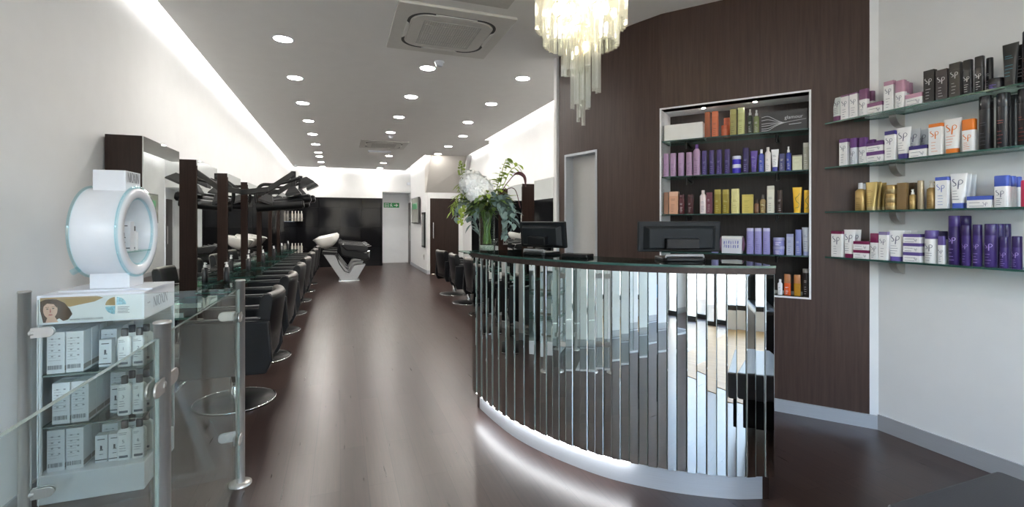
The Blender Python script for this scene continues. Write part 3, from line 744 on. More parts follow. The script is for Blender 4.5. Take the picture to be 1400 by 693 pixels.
sprig('lime_branch', [bp(.03, .30), bp(.09, .46), bp(.105, .56), bp(.13, .635)], GR[2], GR[2], 22, .06, .034)
sprig('lime_branch', [bp(.05, .32), bp(.12, .48, .03), bp(.16, .56, .03), bp(.215, .60, .02)], GR[2], GR[2], 14, .055, .030)
sprig('lime_branch', [bp(.02, .32), bp(.07, .44, -.03), bp(.09, .54, -.02)], GR[2], GR[2], 20, .06, .036)
sprig('berry_spray', [bp(-.05, .34), bp(-.13, .46, -.02), bp(-.17, .54, -.02), bp(-.165, .61, -.02)], GR[1], mat('green berry', RGB(120, 134, 62), 0.35, noise=0.2), 34, .02, .02, berries=1)
sprig('lime_spike', [bp(-.12, .33, -.04), bp(-.165, .28, -.06), bp(-.175, .20, -.06)], GR[2], mat('lime tassel', RGB(150, 168, 66), 0.6, noise=0.2, scale=80), 40, .02, .02, berries=1)
am = [bp(.05, .34, -.03), bp(.14, .47, -.05), bp(.20, .53, -.06), bp(.25, .51, -.07), bp(.262, .44, -.07)]
P = catmull(am, 8); m = MB(); m.tube([tuple(p) for p in P], [0.003] * 14 + [0.004, 0.006, 0.008, 0.010, 0.011, 0.012, 0.012, 0.012, 0.012, 0.011, 0.011, 0.010, 0.010, 0.009, 0.008, 0.007, 0.005, 0.004, 0.003][:len(P) - 14], 8); m.build('amaranth_tassel', M_BUR, bq, label='drooping burgundy tassel')
P = catmull([bp(.04, .34, -.05), bp(.13, .42, -.08), bp(.19, .42, -.09), bp(.225, .30, -.09)], 8); m = MB(); m.tube([tuple(p) for p in P], 0.003, 6); m.build('amaranth_tassel', M_BUR, bq)

# ------------------------------------------------------------------ chandelier
CHX = Vector((1.235, 2.30, 0))
ch = thing('chandelier', 'tiered spiral crystal prism chandelier hanging over the reception desk', 'chandelier', (CHX.x, CHX.y, ZC))
def rod(x, y, z0, z1, ang, w=0.026):
    m = MB(); r = w / 2
    tri = [(r * math.cos(a), r * math.sin(a)) for a in (PI / 2, PI / 2 + 2 * PI / 3, PI / 2 + 4 * PI / 3)]
    R = Matrix.Translation((x, y, 0)) @ Matrix.Rotation(ang, 4, 'Z')
    m.prism(tri, z0 - ZC, z1 - ZC, 0, R)
    m.build('crystal_prism', M_CRYSTAL, ch)
for k in range(46):
    a = 2 * PI * k / 46; rod(0.235 * math.cos(a), 0.235 * math.sin(a), 2.395, 2.80, a - PI / 2, 0.029)
for k in range(32):
    a = 2 * PI * k / 32; rod(0.192 * math.cos(a), 0.192 * math.sin(a), 2.295 + 0.012 * math.sin(a), 2.66, a - PI / 2, 0.031)
for k in range(12):          # the spiral: longest at the left, climbing round
    a = 2 * PI * k / 12; q = math.cos(a) * CS - math.sin(a) * SN
    rod(0.088 * math.cos(a), 0.088 * math.sin(a), 2.16 - (0.10 if 0.35 < q else 0.0) - 0.012 * (k % 3), 2.55, a - PI / 2, 0.040)
for k in range(7):
    a = 2 * PI * k / 7; rod(0.042 * math.cos(a), 0.042 * math.sin(a), 1.955 + 0.018 * (k % 3), 2.40, a - PI / 2, 0.030)
for k in range(3):
    a = 2 * PI * k / 3; rod(0.016 * math.cos(a), 0.016 * math.sin(a), 1.865 + 0.02 * k, 2.20, a - PI / 2, 0.024)
m = MB()
for r, z in ((0.235, 2.80), (0.192, 2.66), (0.088, 2.55), (0.042, 2.40)):
    m.tube([(r * math.cos(2 * PI * i / 40), r * math.sin(2 * PI * i / 40), z - ZC) for i in range(41)], 0.006, 6)
    for j in range(3):
        a = 2 * PI * j / 3; m.tube([(r * math.cos(a), r * math.sin(a), z - ZC), (0, 0, z - ZC)], 0.004, 6)
m.tube([(0, 0, 2.20 - ZC), (0, 0, -0.02)], 0.010, 8)
m.build('frame', M_GOLD, ch)
MB().lathe([(0.07, 0), (0.07, -0.02), (0.02, -0.035)], 24).build('ceiling_rose', M_GOLD, ch)
for k in range(8):
    a = 2 * PI * (k + .5) / 8; r = 0.13
    m = MB(); m.ball((r * math.cos(a), r * math.sin(a), (2.50 if k % 2 else 2.58) - ZC), 0.024, 10, sc=(1, 1, 1.4)); m.build('bulb', M_BULB, ch)
for k in range(2):
    m = MB(); m.ball((0.03 * (-1) ** k, 0, 2.30 + 0.1 * k - ZC), 0.016, 10, sc=(1, 1, 1.5)); m.build('bulb', M_BULB, ch)

# ------------------------------------------------------------------ glass railing
rail = thing('glass_railing', 'glass railing on brushed steel posts at the left foreground', 'railing', (-0.9, 2.0, 0))
def post(x, y, h=1.04):
    m = MB(); m.lathe([(0.0212, 0.0), (0.0212, h - 0.006), (0.0235, h - 0.006), (0.0235, h), (0.020, h + 0.002)], 28)
    t = m.build('railing_post', M_STEEL, rail, loc=(x + 0.9, y - 2.0, 0))
    MB().lathe([(0.052, 0.0), (0.052, 0.010), (0.024, 0.014)], 28).build('base_flange', M_STEEL, t)
    return t
def clamp(t, d, zs):
    d = Vector(d).normalized(); p = Vector((-d.y, d.x, 0))
    for z in zs:
        R = Matrix.Translation((0, 0, z)) @ Matrix(((d.x, p.x, 0, 0), (d.y, p.y, 0, 0), (0, 0, 1, 0), (0, 0, 0, 1)))
        m = MB(); k = 8
        poly = [(0.02, -0.022)] + [(0.075 + 0.022 * math.cos(a), 0.022 * math.sin(a)) for a in [(-PI / 2 + PI * i / k) for i in range(k + 1)]] + [(0.02, 0.022)]
        for y0, y1 in ((-0.013, -0.0065), (0.0065, 0.013)):
            Q = R @ Matrix(((1, 0, 0, 0), (0, 0, 1, 0), (0, 1, 0, 0), (0, 0, 0, 1)))
            m.prism(poly, y0, y1, 0, Q)
        m.tube([R @ Vector((0.0, 0, 0)), R @ Vector((0.032, 0, 0))], 0.016, 14)
        m.build('glass_clamp', M_STEEL, t, 0.002)
PA, PB_, PC, PD = (-1.262, 2.60), (-0.478, 2.740), (-0.492, 1.662), (-0.50, 0.30)
tA = post(*PA)
tB = post(*PB_)
tC = post(*PC)
clamp(tA, (PB_[0] - PA[0], PB_[1] - PA[1], 0), (0.17, 0.86)); clamp(tB, (PC[0] - PB_[0], PC[1] - PB_[1], 0), (0.25, 0.86)); clamp(tB, (PA[0] - PB_[0], PA[1] - PB_[1], 0), (0.25, 0.86))
clamp(tC, (PB_[0] - PC[0], PB_[1] - PC[1], 0), (0.25, 0.86)); clamp(tC, (PD[0] - PC[0], PD[1] - PC[1], 0), (0.25, 0.86))
def glass_panel(a, b, z0=0.05, z1=1.0):
    a = Vector(a); b = Vector(b); d = (b - a).normalized(); L_ = (b - a).length - 0.085
    m = MB(); m.prism([(-L_ / 2, -0.005), (L_ / 2, -0.005), (L_ / 2, 0.005), (-L_ / 2, 0.005)], z0, z1, 0, None, 0)
    m.m = [0, 1, 0, 1, 0, 1]
    c = (a + b) / 2
    m.build('glass_panel', [M_GLASS, M_EDGE_L], rail, loc=(c.x + 0.9, c.y - 2.0, 0), rz=math.atan2(d.y, d.x))
glass_panel(PA, PB_)
glass_panel(PB_, PC)
glass_panel(PC, PD)
m = MB(); m.box((-0.95, 0.6, 0.003), (0.80, 3.80, 0.006)); m.box((-0.95, 0.6, 0.0045), (0.70, 3.70, 0.009), 1)
tag(m.build('entrance_mat', [M_ALU, mat('grey mat', RGB(120, 122, 124), 0.8, noise=0.1, scale=200)]), 'pale floor mat in an aluminium frame behind the railing glass', 'mat')

# ------------------------------------------------------------------ display stand with ring on top
SD = Vector((-1.13, 2.85, 0)); SW, SDp = 0.42, 0.46
stand = thing('display_stand', 'white hair care display stand behind the glass railing', 'display stand', SD)
m = MB(); m.box((0, SDp / 2, 0.068), (SW, SDp, 0.136)); m.build('base_tray', M_WHITE, stand, 0.004)
m = MB(); m.box((0, SDp - 0.006, 0.49), (SW, 0.012, 0.72)); m.build('back_panel', M_WHITE, stand)
for s_ in (-1, 1):
    m = MB(); m.box((s_ * (SW / 2 - 0.004), SDp / 2, 0.49), (0.006, SDp - 0.02, 0.712)); m.build('side_pane', M_GLASS, stand)
m = MB(); m.box((-SW / 2 + 0.008, 0.008, 0.49), (0.014, 0.014, 0.712)); m.build('front_upright', M_WHITE, stand)
for z in (0.361, 0.606):
    m = MB(); m.prism([(-SW / 2 + .01, 0.01), (SW / 2 - .01, 0.01), (SW / 2 - .01, SDp - .015), (-SW / 2 + .01, SDp - .015)], z - 0.006, z, 0, None, 1); m.build('glass_shelf', [M_SHELFGLASS, M_EDGE_L], stand)
m = MB(); m.box((0, SDp / 2, 0.919), (SW, SDp, 0.138)); hd = m.build('header_box', M_WHITE, stand, 0.003)
# printed picture on the header: portrait, hair sweep, capsule diagram, web address
pm = [mat('print white', RGB(226, 230, 232), 0.4, noise=0.01), mat('print hair', RGB(84, 62, 44), 0.5, noise=0.35, scale=60, stretch=(1, 1, 6)), mat('print skin', RGB(214, 178, 156), 0.5, noise=0.05), mat('print lips', RGB(176, 96, 92), 0.5), mat('print eye', RGB(40, 36, 36), 0.5), mat('print blond', RGB(176, 150, 108), 0.5, noise=0.25, scale=60, stretch=(6, 1, 60)), mat('print blue', RGB(150, 196, 212), 0.5, noise=0.3, scale=150), mat('print grey', RGB(92, 96, 102), 0.5)]
m = MB(); yy = [-0.0008]
def flat(poly, mi):
    yy[0] -= 0.00012; m.add([(x, yy[0], z) for x, z in poly], [tuple(range(len(poly)))], mi)
def ell(cx, cz, a, b, n=20, a0=0, a1=2 * PI): return [(cx + a * math.cos(a0 + (a1 - a0) * i / n), cz + b * math.sin(a0 + (a1 - a0) * i / n)) for i in range(n if abs(a1 - a0 - 2 * PI) < 1e-6 else n + 1)]
L0, Z0, Z1 = -0.20, 0.858, 0.980
flat([(L0, Z0), (0.20, Z0), (0.20, Z1), (L0, Z1)], 0)
flat([(L0 + .004, Z1 - .003), (0.02, Z1 - .003), (0.045, Z1 - .012), (0.01, Z1 - .03), (-0.05, Z1 - .042), (-0.085, Z1 - .05), (-.12, Z1 - .035), (-.16, Z1 - .025), (L0 + .004, Z1 - .028)], 5)
flat([(L0 + .004, Z1 - .02), (-.17, Z1 - .008), (-.135, Z1 - .012), (-.105, Z1 - .03), (-.085, Z1 - .06), (-.075, Z1 - .085), (-.09, Z0 + .012), (-.11, Z0 + .006), (-.125, Z0 + .02), (-.15, Z0 + .002), (-.185, Z0 + .002), (-.19, Z0 + .03), (L0 + .004, Z0 + .06)], 1)
flat(ell(-.158, Z0 + .062, .027, .042), 2); flat([(-.168, Z0 + .03), (-.142, Z0 + .03), (-.128, Z0 + .002), (-.176, Z0 + .002)], 2)
flat([(-.187, Z0 + .075), (-.18, Z0 + .105), (-.15, Z0 + .108), (-.13, Z0 + .085), (-.134, Z0 + .07), (-.145, Z0 + .088), (-.17, Z0 + .092)], 1)
flat(ell(-.169, Z0 + .066, .0045, .0022, 10), 4); flat(ell(-.147, Z0 + .068, .0045, .0022, 10), 4); flat([(-.176, Z0 + .073), (-.163, Z0 + .074), (-.163, Z0 + .0755), (-.176, Z0 + .075)], 1); flat([(-.153, Z0 + .075), (-.140, Z0 + .076), (-.140, Z0 + .0775), (-.153, Z0 + .0765)], 1)
flat(ell(-.157, Z0 + .038, .008, .0032, 12), 3); flat([(-.159, Z0 + .066), (-.157, Z0 + .066), (-.1545, Z0 + .050), (-.160, Z0 + .049)], 3)
for i, (a0, mi) in enumerate(((0.05, 6), (PI / 2 + .05, 5), (PI + .05, 6), (1.5 * PI + .05, 6))):
    cx = 0.095 + (0.002 if math.cos(a0 + .7) > 0 else -0.002); cz = Z0 + .068 + (0.002 if math.sin(a0 + .7) > 0 else -0.002)
    flat([(cx, cz)] + ell(cx, cz, .040, .040, 8, a0, a0 + PI / 2 - .1), mi if i != 3 else 0)
for k in range(5): flat([(.102, Z0 + .058 - .007 * k), (.150 - .006 * (k % 2), Z0 + .058 - .007 * k), (.150 - .006 * (k % 2), Z0 + .0605 - .007 * k), (.102, Z0 + .0605 - .007 * k)], 7)
yy[0] -= 0.0002
text_into(m, 'www.nioxin.com', 0.019, lambda x, y: (-0.02 + x, yy[0], Z0 + 0.012 + y), 7)
m.build('printed_banner', pm, hd)
M_PRINTGREY = mat('grey lettering', RGB(118, 120, 126), 0.5)
m = serif_word('NIOXIN', 0.052, lambda a, b: (SW / 2 + 0.0008, SDp / 2 + a, 0.892 + b))
for k in range(2): m.box((SW / 2 + .0006, 0.05 + .02 * k, 0.925), (.0006, .008, .006))
m.build('lettering', M_PRINTGREY, hd)

# the ring-shaped display
RZ = -0.05
ring = thing('ring_display', 'white ring-shaped product display standing on top of the display stand', 'ring display', (-1.105, 3.06, 0.988), RZ)
m = MB(); m.prism(rounded_rect(0.40, 0.24, 0.01), 0, 0.008); m.build('base_plate', M_WHITE, ring)
m = MB(); m.box((0, 0, 0.048), (0.17, 0.16, 0.080)); m.build('pedestal', M_WHITE, ring, 0.003)
R_ = 0.228; zc = 0.070 + R_; Lx = 0.100
RX = Matrix.Translation((0, 0, zc)) @ Matrix.Rotation(PI / 2, 4, 'Y')
m = MB()
m.lathe([(R_, -Lx), (R_, Lx), (R_ - 0.012, Lx + 0.004), (R_ - 0.045, Lx + 0.004), (R_ - 0.050, Lx - 0.002), (R_ - 0.050, -Lx + 0.02)], 64, 0, RX, caps=False)
m.lathe([(0.0001, -Lx + 0.02), (R_ - 0.050, -Lx + 0.02)], 64, 0, RX, caps=False); m.lathe([(R_, -Lx), (0.0001, -Lx)], 64, 0, RX, caps=False)
m.build('ring_body', M_WHITE, ring)
for x0, r0 in ((-Lx - 0.006, R_ + 0.010), (Lx - 0.014, R_ + 0.012)):
    m = MB(); m.lathe([(r0, x0), (r0, x0 + 0.010), (R_ - .002, x0 + 0.010), (R_ - .002, x0), (r0, x0)], 64, 0, RX, caps=False); m.build('acrylic_rim', M_CYAN, ring, label='pale cyan acrylic rim')
m = MB(); m.lathe([(R_ - 0.050, Lx - .004), (R_ - 0.058, Lx - .004), (R_ - 0.058, Lx - .014), (R_ - .050, Lx - .014)], 64, 0, RX, caps=False); m.build('acrylic_rim', M_CYAN, ring)
m = MB(); m.box((-0.0, 0, zc - 0.105), (0.20, 0.27, 0.006)); m.build('inner_shelf', [M_SHELFGLASS], ring)
m = MB(); m.box((0, 0, zc + R_ + 0.018), (0.14, 0.17, 0.14)); tb = m.build('logo_block', M_WHITE, ring, 0.003)
serif_word('NIOXIN', 0.050, lambda a, b: (0.0708, a, zc + R_ + 0.030 + b), squeeze=0.62).build('lettering', M_PRINTGREY, tb)
m = MB(); m.tube([(-Lx, -0.14, zc - R_ + 0.045), (-Lx - 0.02, -0.16, zc - R_ + 0.03)], 0.015, 8); m.build('rim_clip', M_CYAN, ring)

# ------------------------------------------------------------------ products
PM = {}
def pc(r, g, b, rough=0.35, metal=0.0, trans=0.0):
    k = (r, g, b, rough, metal, trans)
    if k not in PM: PM[k] = mat('product %d %d %d %d' % (r, g, b, len(PM)), RGB(r, g, b), rough, metal, noise=0.02, scale=20, trans=trans)
    return PM[k]
def se(w, d, n, z, N=24, fy=0.0):     # superellipse ring
    out = []
    for i in range(N):
        a = 2 * PI * (i + .5) / N; c, s_ = math.cos(a), math.sin(a)
        out.append((w / 2 * math.copysign(abs(c) ** (2 / n), c), fy + d / 2 * math.copysign(abs(s_) ** (2 / n), s_), z))
    return out
def front_map(rings):                 # rings: [(z, w, d, n)] -> surface map for marks on the front
    def f(x, z):
        for (z0, w0, d0, n0), (z1, w1, d1, n1) in zip(rings[:-1], rings[1:]):
            if z0 <= z <= z1 + 1e-9:
                t = (z - z0) / max(1e-9, z1 - z0); w = w0 + (w1 - w0) * t; d = d0 + (d1 - d0) * t; n = n0 + (n1 - n0) * t
                q = min(1, abs(x) / (w / 2)); return (x, -d / 2 * (1 - q ** n) ** (1 / n) - 0.0008, z)
        return (x, -rings[-1][2] / 2 - 0.0008, z)
    return f
def sp_mark(fm, cx, cz, h):
    m = MB()
    s_ = catmull([(-.30, .46), (-.40, .50), (-.46, .38), (-.34, .22), (-.18, .06), (-.14, -.10), (-.30, -.18), (-.42, -.12)], 4)
    f2 = lambda x, z: fm(cx + x * h, cz + z * h)
    ribbon(m, s_, [.03 + .07 * math.sin(PI * i / (len(s_) - 1)) for i in range(len(s_))], 0, f2)
    ribbon(m, [(.06, .34), (.06, .1), (.06, -.2), (.06, -.5)], [.07, .10, .12, .10], 0, f2)
    ribbon(m, catmull([(.06, .36), (.24, .40), (.38, .26), (.34, .06), (.20, -.04), (.06, -.02)], 4), .06, 0, f2)
    return m
def lines_mark(fm, w, z0, z1, k, rr):
    m = MB()
    for i in range(k):
        z = z1 - (z1 - z0) * i / max(1, k - 1); L_ = w * rr.uniform(.45, .9); h = 0.0022
        N = 4; vs = []
        for j in range(N + 1):
            x = -w / 2 + L_ * j / N; vs += [fm(x, z), fm(x, z + h)]
        m.add(vs, [(2 * j, 2 * j + 2, 2 * j + 3, 2 * j + 1) for j in range(N)])
    return m
prr = random.Random(5)
def product(kind, label, loc, rz, w, h, d, body, cap=None, mark=None, group=None, sp=False, capf=0.2, n=None, name=None, cat=None):
    """builds one pack standing at loc, its front facing local -y"""
    NAMES = {'bottle': ('shampoo_bottle', 'bottle'), 'cyl': ('hair_product_can', 'bottle'), 'tube': ('hair_cream_tube', 'tube'), 'box': ('product_carton', 'box'), 'jar': ('cream_jar', 'jar'), 'spray': ('spray_bottle', 'spray bottle'), 'oil': ('oil_bottle', 'bottle'), 'flat': ('treatment_box', 'box')}
    nm, ct = NAMES[kind]
    t = thing(name or nm, label, cat or ct, loc, rz, group)
    cap = cap or body; rr = prr
    if kind in ('bottle', 'cyl'):
        n = n or (4.5 if kind == 'bottle' else 2.0)
        hc = h * (1 - capf)
        R = [(0, w * .94, d * .94, n), (h * .012, w, d, n), (hc, w * .985, d * .985, n)]
        m = MB(); m.loft([se(a[1], a[2], a[3], a[0]) for a in R]); m.build('body', body, t)
        m = MB(); m.loft([se(w * .965, d * .965, n, hc), se(w * .98, d * .98, n, hc + .001), se(w * .97, d * .97, n, h - .003), se(w * .90, d * .90, n, h)]); m.build('cap', cap, t)
    elif kind == 'oil':               # shouldered bottle with a narrow cap
        n = n or 3.0; hb = h * (1 - capf - .08); hs = h * (1 - capf)
        R = [(0, w * .94, d * .94, n), (h * .015, w, d, n), (hb, w, d, n)]
        m = MB(); m.loft([se(a[1], a[2], a[3], a[0]) for a in R] + [se(w * .55, d * .55, 2, hs)]); m.build('body', body, t)
        m = MB(); m.loft([se(w * .5, d * .5, 2, hs), se(w * .5, d * .5, 2, h - .002), se(w * .44, d * .44, 2, h)]); m.build('cap', cap, t)
    elif kind == 'spray':
        n = n or 2.0; hb = h * .70
        R = [(0, w * .94, d * .94, n), (h * .015, w, d, n), (hb, w, d, n)]
        m = MB(); m.loft([se(a[1], a[2], a[3], a[0]) for a in R] + [se(w * .42, d * .42, 2, h * .76)]); m.build('body', body, t)
        m = MB(); m.loft([se(w * .5, d * .5, 2, h * .755), se(w * .5, d * .5, 2, h * .86), se(w * .30, d * .30, 2, h * .88), se(w * .34, d * .34, 2, h)]); m.box((0, -w * .22, h * .96), (w * .14, w * .24, h * .05)); m.build('spray_nozzle', cap, t)
    elif kind == 'tube':              # stands on its cap, flat crimped top
        hc = h * capf
        m = MB(); m.loft([se(w * .66, d * .80, 3, 0), se(w * .68, d * .82, 3, .002), se(w * .68, d * .82, 3, hc)]); m.build('cap', cap, t)
        R = [(hc, w * .70, d * .84, 3), (hc + h * .25, w * .78, d * .78, 2.6), (h * .90, w * .97, d * .22, 2.4), (h, w, d * .08, 4)]
        m = MB(); m.loft([se(a[1], a[2], a[3], a[0]) for a in R]); m.build('body', body, t)
    elif kind == 'jar':
        hc = h * (1 - max(capf, .35)); n = 2.0
        R = [(0, w * .92, d * .92, n), (h * .06, w * .97, d * .97, n), (hc, w * .97, d * .97, n)]
        m = MB(); m.loft([se(a[1], a[2], a[3], a[0]) for a in R]); m.build('body', body, t)
        m = MB(); m.loft([se(w, d, n, hc), se(w, d, n, h - .004), se(w * .94, d * .94, n, h)]); m.build('lid', cap, t)
    else:                             # cartons with a coloured top band
        n = 14; hc = h * (1 - capf)
        R = [(0, w, d, n), (hc, w, d, n), (h, w, d, n)]
        m = MB(); m.box((0, 0, hc / 2), (w, d, hc)); m.build('body', body, t, 0.001)
        if cap is not body:
            m = MB(); m.box((0, 0, (h + hc) / 2), (w * 1.004, d * 1.004, h - hc)); m.build('lid_band', cap, t, 0.001)
        else:
            m = MB(); m.box((0, 0, (h + hc) / 2), (w, d, h - hc)); m.build('top_flap', cap, t, 0.001)
    if mark is not None:
        fm = front_map(R); z0, z1 = R[0][0], R[-1][0]; H = z1 - z0
        if kind == 'flat' or h < w * .8:
            k = MB(); k = lines_mark(fm, w * .8, z0 + H * .12, z0 + H * .42, 2, rr)
            if sp: k2 = sp_mark(fm, w * .26, z0 + H * .30, H * .34); k.add(k2.v, k2.f)
            k.build('printed_mark', mark, t)
        else:
            k = lines_mark(fm, w * .55, z0 + H * .12, z0 + H * .40, 4, rr)
            if sp:
                big = .34 if kind != 'cyl' else .30
                k2 = sp_mark(fm, 0.0, z0 + H * .64, min(H * big, w * .75)); k.add(k2.v, k2.f)
            else:
                k3 = lines_mark(fm, w * .6, z0 + H * .60, z0 + H * .66, 2, rr); k.add(k3.v, k3.f)
            k.build('printed_mark', mark, t)
    return t

# --- glass shelves on the right wall
ZS = [2.006, 1.706, 1.409, 1.105]
SN_ = ['top', 'second', 'third', 'lowest']
XF, YE0, YE1 = 3.08, 2.285, 0.55
for k, z in enumerate(ZS):
    t = thing('glass_shelf', 'long green-edged glass shelf on the right wall, %s of four' % ('topmost' if k == 0 else SN_[k] + (' from the top' if k in (1, 2) else '')), 'shelf', (XR, 1.4, z), 0, 'wall glass shelves')
    m = MB(); poly = [(XF - XR, YE1 - 1.4), (-0.003, YE1 - 1.4), (-0.003, 2.03 - 1.4), (XF + .035 - XR, YE0 - 1.4), (XF - XR, YE0 - 1.4)]
    m.prism(poly, -0.010, 0, 0, None, 1); m.build('glass_plate', [M_SHELFGLASS, M_EDGE], t)
    for y in (1.93, 1.27, 0.70):
        m = MB(); prof_ = [(0.0, -0.011)] + [(-0.085 * math.cos(a), -0.011 - 0.075 * math.sin(a)) for a in [PI / 2 * i / 8 for i in range(9)]]
        vs = [(x, y - 1.4 - 0.022, z_) for x, z_ in prof_] + [(x, y - 1.4 + 0.022, z_) for x, z_ in prof_]; q = len(prof_)
        m.add(vs, [tuple(range(q)), tuple(reversed(range(q, 2 * q)))] + [(i, q + i, q + (i + 1) % q, (i + 1) % q) for i in range(q)])
        m.build('shelf_bracket', M_STEEL, t, 0.003)
WH = (240, 240, 240); INK = pc(120, 124, 140, .5); SILV = pc(200, 202, 206, .3); LILINK = pc(170, 150, 215, .4)
def wp(k, kind, l, r, top, body, cap, label, back=0.0, mark=INK, sp=True, capf=.2, dz=0.0, bot=None, dep=None, name=None, cat=None):
    """product on wall shelf k: front on the plane x = X, seen between px l and r"""
    X = XF + 0.022 + back
    a = at_x(l, top, X); b = at_x(r, top, X); w = abs(a.y - b.y) * .96; mid = at_x((l + r) / 2, top, X)
    z = ZS[k] + dz + 0.0006; h = mid.z - ZS[k] - dz
    if bot is not None: h = mid.z - at_x((l + r) / 2, bot, X).z
    d = dep or {'box': w * .62, 'flat': min(w * .9, .085), 'cyl': w, 'jar': w, 'spray': w, 'tube': min(w * .62, .05), 'bottle': min(w * .7, .05), 'oil': min(w * .75, .05)}[kind]
    return product(kind, label, (X + d / 2, (a.y + b.y) / 2, z), -PI / 2, w, h, d, body, cap, mark, 'products on the %s wall shelf' % SN_[k], sp, capf, name=name, cat=cat)
W_ = pc(*WH); MAU = pc(128, 80, 118); MAU2 = pc(186, 142, 164); PUR = pc(98, 52, 122); NAV = pc(54, 44, 120); ORA = pc(224, 122, 36); BLK = pc(27, 26, 29, .3); BLK2 = pc(34, 34, 38, .25); GLD = pc(178, 150, 96, .3, .5); GLD2 = pc(196, 176, 130, .28, .5); BRN = pc(120, 92, 52, .4, .3); BLU = pc(72, 96, 188); MAR = pc(122, 30, 78); VIO = pc(98, 82, 148); VIOC = pc(108, 92, 172); DPU = pc(50, 34, 92, .3); DPU2 = pc(64, 46, 112, .3); MINT = pc(226, 234, 232)
# top shelf
wp(0, 'tube', 1135, 1150, 133, MINT, MAU, 'white tube on a mauve cap at the far left end of the top wall shelf', capf=.22)
wp(0, 'box', 1149, 1160, 130, W_, MAU, 'slim white carton with mauve top, next to the end tube on the top wall shelf', capf=.06)
wp(0, 'box', 1161, 1172, 127, W_, MAU, 'second slim white carton from the left on the top wall shelf', capf=.05)
wp(0, 'bottle', 1173, 1185, 122, W_, MAU, 'white bottle with tall mauve cap on the top wall shelf', capf=.38)
wp(0, 'bottle', 1181, 1193, 125, W_, MAU, 'white bottle with mauve cap standing behind on the top wall shelf', back=.09, capf=.38)
wp(0, 'flat', 1185, 1206, 140, W_, MAU, 'low white box with dark mauve lid on the top wall shelf', capf=.34)
wp(0, 'box', 1208, 1221, 111, W_, MAU2, 'tall white carton with dusty pink top on the top wall shelf', capf=.14)
wp(0, 'bottle', 1222, 1236, 110, W_, MAU2, 'white bottle with large dusty pink cap on the top wall shelf', capf=.42)
wp(0, 'bottle', 1228, 1240, 112, W_, MAU2, 'white bottle with dusty pink cap, second deep on the top wall shelf', back=.06, capf=.42)
wp(0, 'bottle', 1233, 1245, 114, W_, MAU2, 'white bottle with dusty pink cap, against the wall on the top wall shelf', back=.115, capf=.42)
wp(0, 'flat', 1237, 1261, 128, W_, MAU2, 'low white box with dusty pink lid on the top wall shelf', capf=.34)
wp(0, 'box', 1262, 1277, 96, BLK, BLK, 'black carton with white monogram, first black pack from the left on the top wall shelf', mark=SILV)
wp(0, 'box', 1279, 1295, 95, pc(52, 46, 52), pc(52, 46, 52), 'charcoal brown carton with white monogram on the top wall shelf', mark=SILV)
wp(0, 'box', 1297, 1313, 86, BLK, BLK, 'taller black carton with white monogram on the top wall shelf', mark=SILV)
wp(0, 'bottle', 1315, 1328, 82, BLK2, BLK, 'slim black bottle with low monogram, left of a similar pair on the top wall shelf', mark=SILV, capf=.3)
wp(0, 'bottle', 1331, 1344, 77, BLK2, BLK, 'slim black bottle with low monogram, right of a similar pair on the top wall shelf', mark=SILV, capf=.3)
wp(0, 'cyl', 1346, 1356, 79, BLK, BLK, 'thin black can standing behind the low black jar on the top wall shelf', back=.05, mark=SILV, sp=False)
wp(0, 'jar', 1346, 1369, 107, pc(36, 34, 44, .3), BLK, 'low round black jar on the top wall shelf', mark=VIOC, sp=False, capf=.4)
wp(0, 'tube', 1367, 1391, 59, pc(36, 40, 42, .3), BLK, 'wide-topped black tube on the top wall shelf', mark=pc(70, 150, 170), sp=False, capf=.13)
wp(0, 'tube', 1385, 1404, 60, BLK2, BLK, 'black tube standing behind the wide-topped one on the top wall shelf', back=.06, mark=SILV, sp=False, capf=.13)
wp(0, 'cyl', 1393, 1416, 41, BLK, BLK2, 'tall black can cut by the right edge on the top wall shelf', mark=pc(190, 120, 110), sp=False, capf=.3)
# second shelf
wp(1, 'box', 1147, 1158, 190, W_, PUR, 'white carton with purple top at the left end of the second wall shelf', capf=.13)
wp(1, 'cyl', 1159, 1171, 189, pc(222, 226, 234), PUR, 'round white bottle with purple cap on the second wall shelf', capf=.36)
wp(1, 'bottle', 1173, 1184, 188, W_, PUR, 'white bottle with square purple cap on the second wall shelf', capf=.36)
wp(1, 'bottle', 1184, 1195, 191, W_, PUR, 'purple-capped bottle behind the stacked purple-lidded boxes, left one, on the second wall shelf', back=.09, capf=.4)
wp(1, 'bottle', 1196, 1206, 192, W_, PUR, 'purple-capped bottle behind the stacked purple-lidded boxes, right one, on the second wall shelf', back=.09, capf=.4)
wp(1, 'flat', 1184, 1208, 207, W_, PUR, 'low white box with purple lid, bottom of two stacked on the second wall shelf', capf=.34)
hb = at_x(1196, 207, XF + .022).z - ZS[1]
wp(1, 'flat', 1184, 1207, 195, W_, PUR, 'low white box with purple lid, top of two stacked on the second wall shelf', capf=.34, dz=hb + .0006)
wp(1, 'box', 1209, 1223, 179, W_, NAV, 'white carton with navy top on the second wall shelf', capf=.13)
wp(1, 'tube', 1222, 1243, 174, W_, NAV, 'wide white tube on a navy cap on the second wall shelf', capf=.17)
wp(1, 'tube', 1236, 1256, 176, pc(220, 222, 226), NAV, 'pale tube standing behind the navy-capped tube, nearer one, on the second wall shelf', back=.055, capf=.17)
wp(1, 'tube', 1249, 1268, 177, pc(206, 210, 216), NAV, 'pale tube standing furthest back behind the navy-lidded box on the second wall shelf', back=.11, capf=.17)
wp(1, 'flat', 1242, 1267, 199, W_, NAV, 'low white box with navy lid on the second wall shelf', capf=.32)
wp(1, 'box', 1269, 1287, 169, W_, ORA, 'white carton with orange top on the second wall shelf', mark=ORA, capf=.11)
wp(1, 'tube', 1286, 1312, 162, W_, ORA, 'wide white tube on an orange cap on the second wall shelf', mark=ORA, capf=.14)
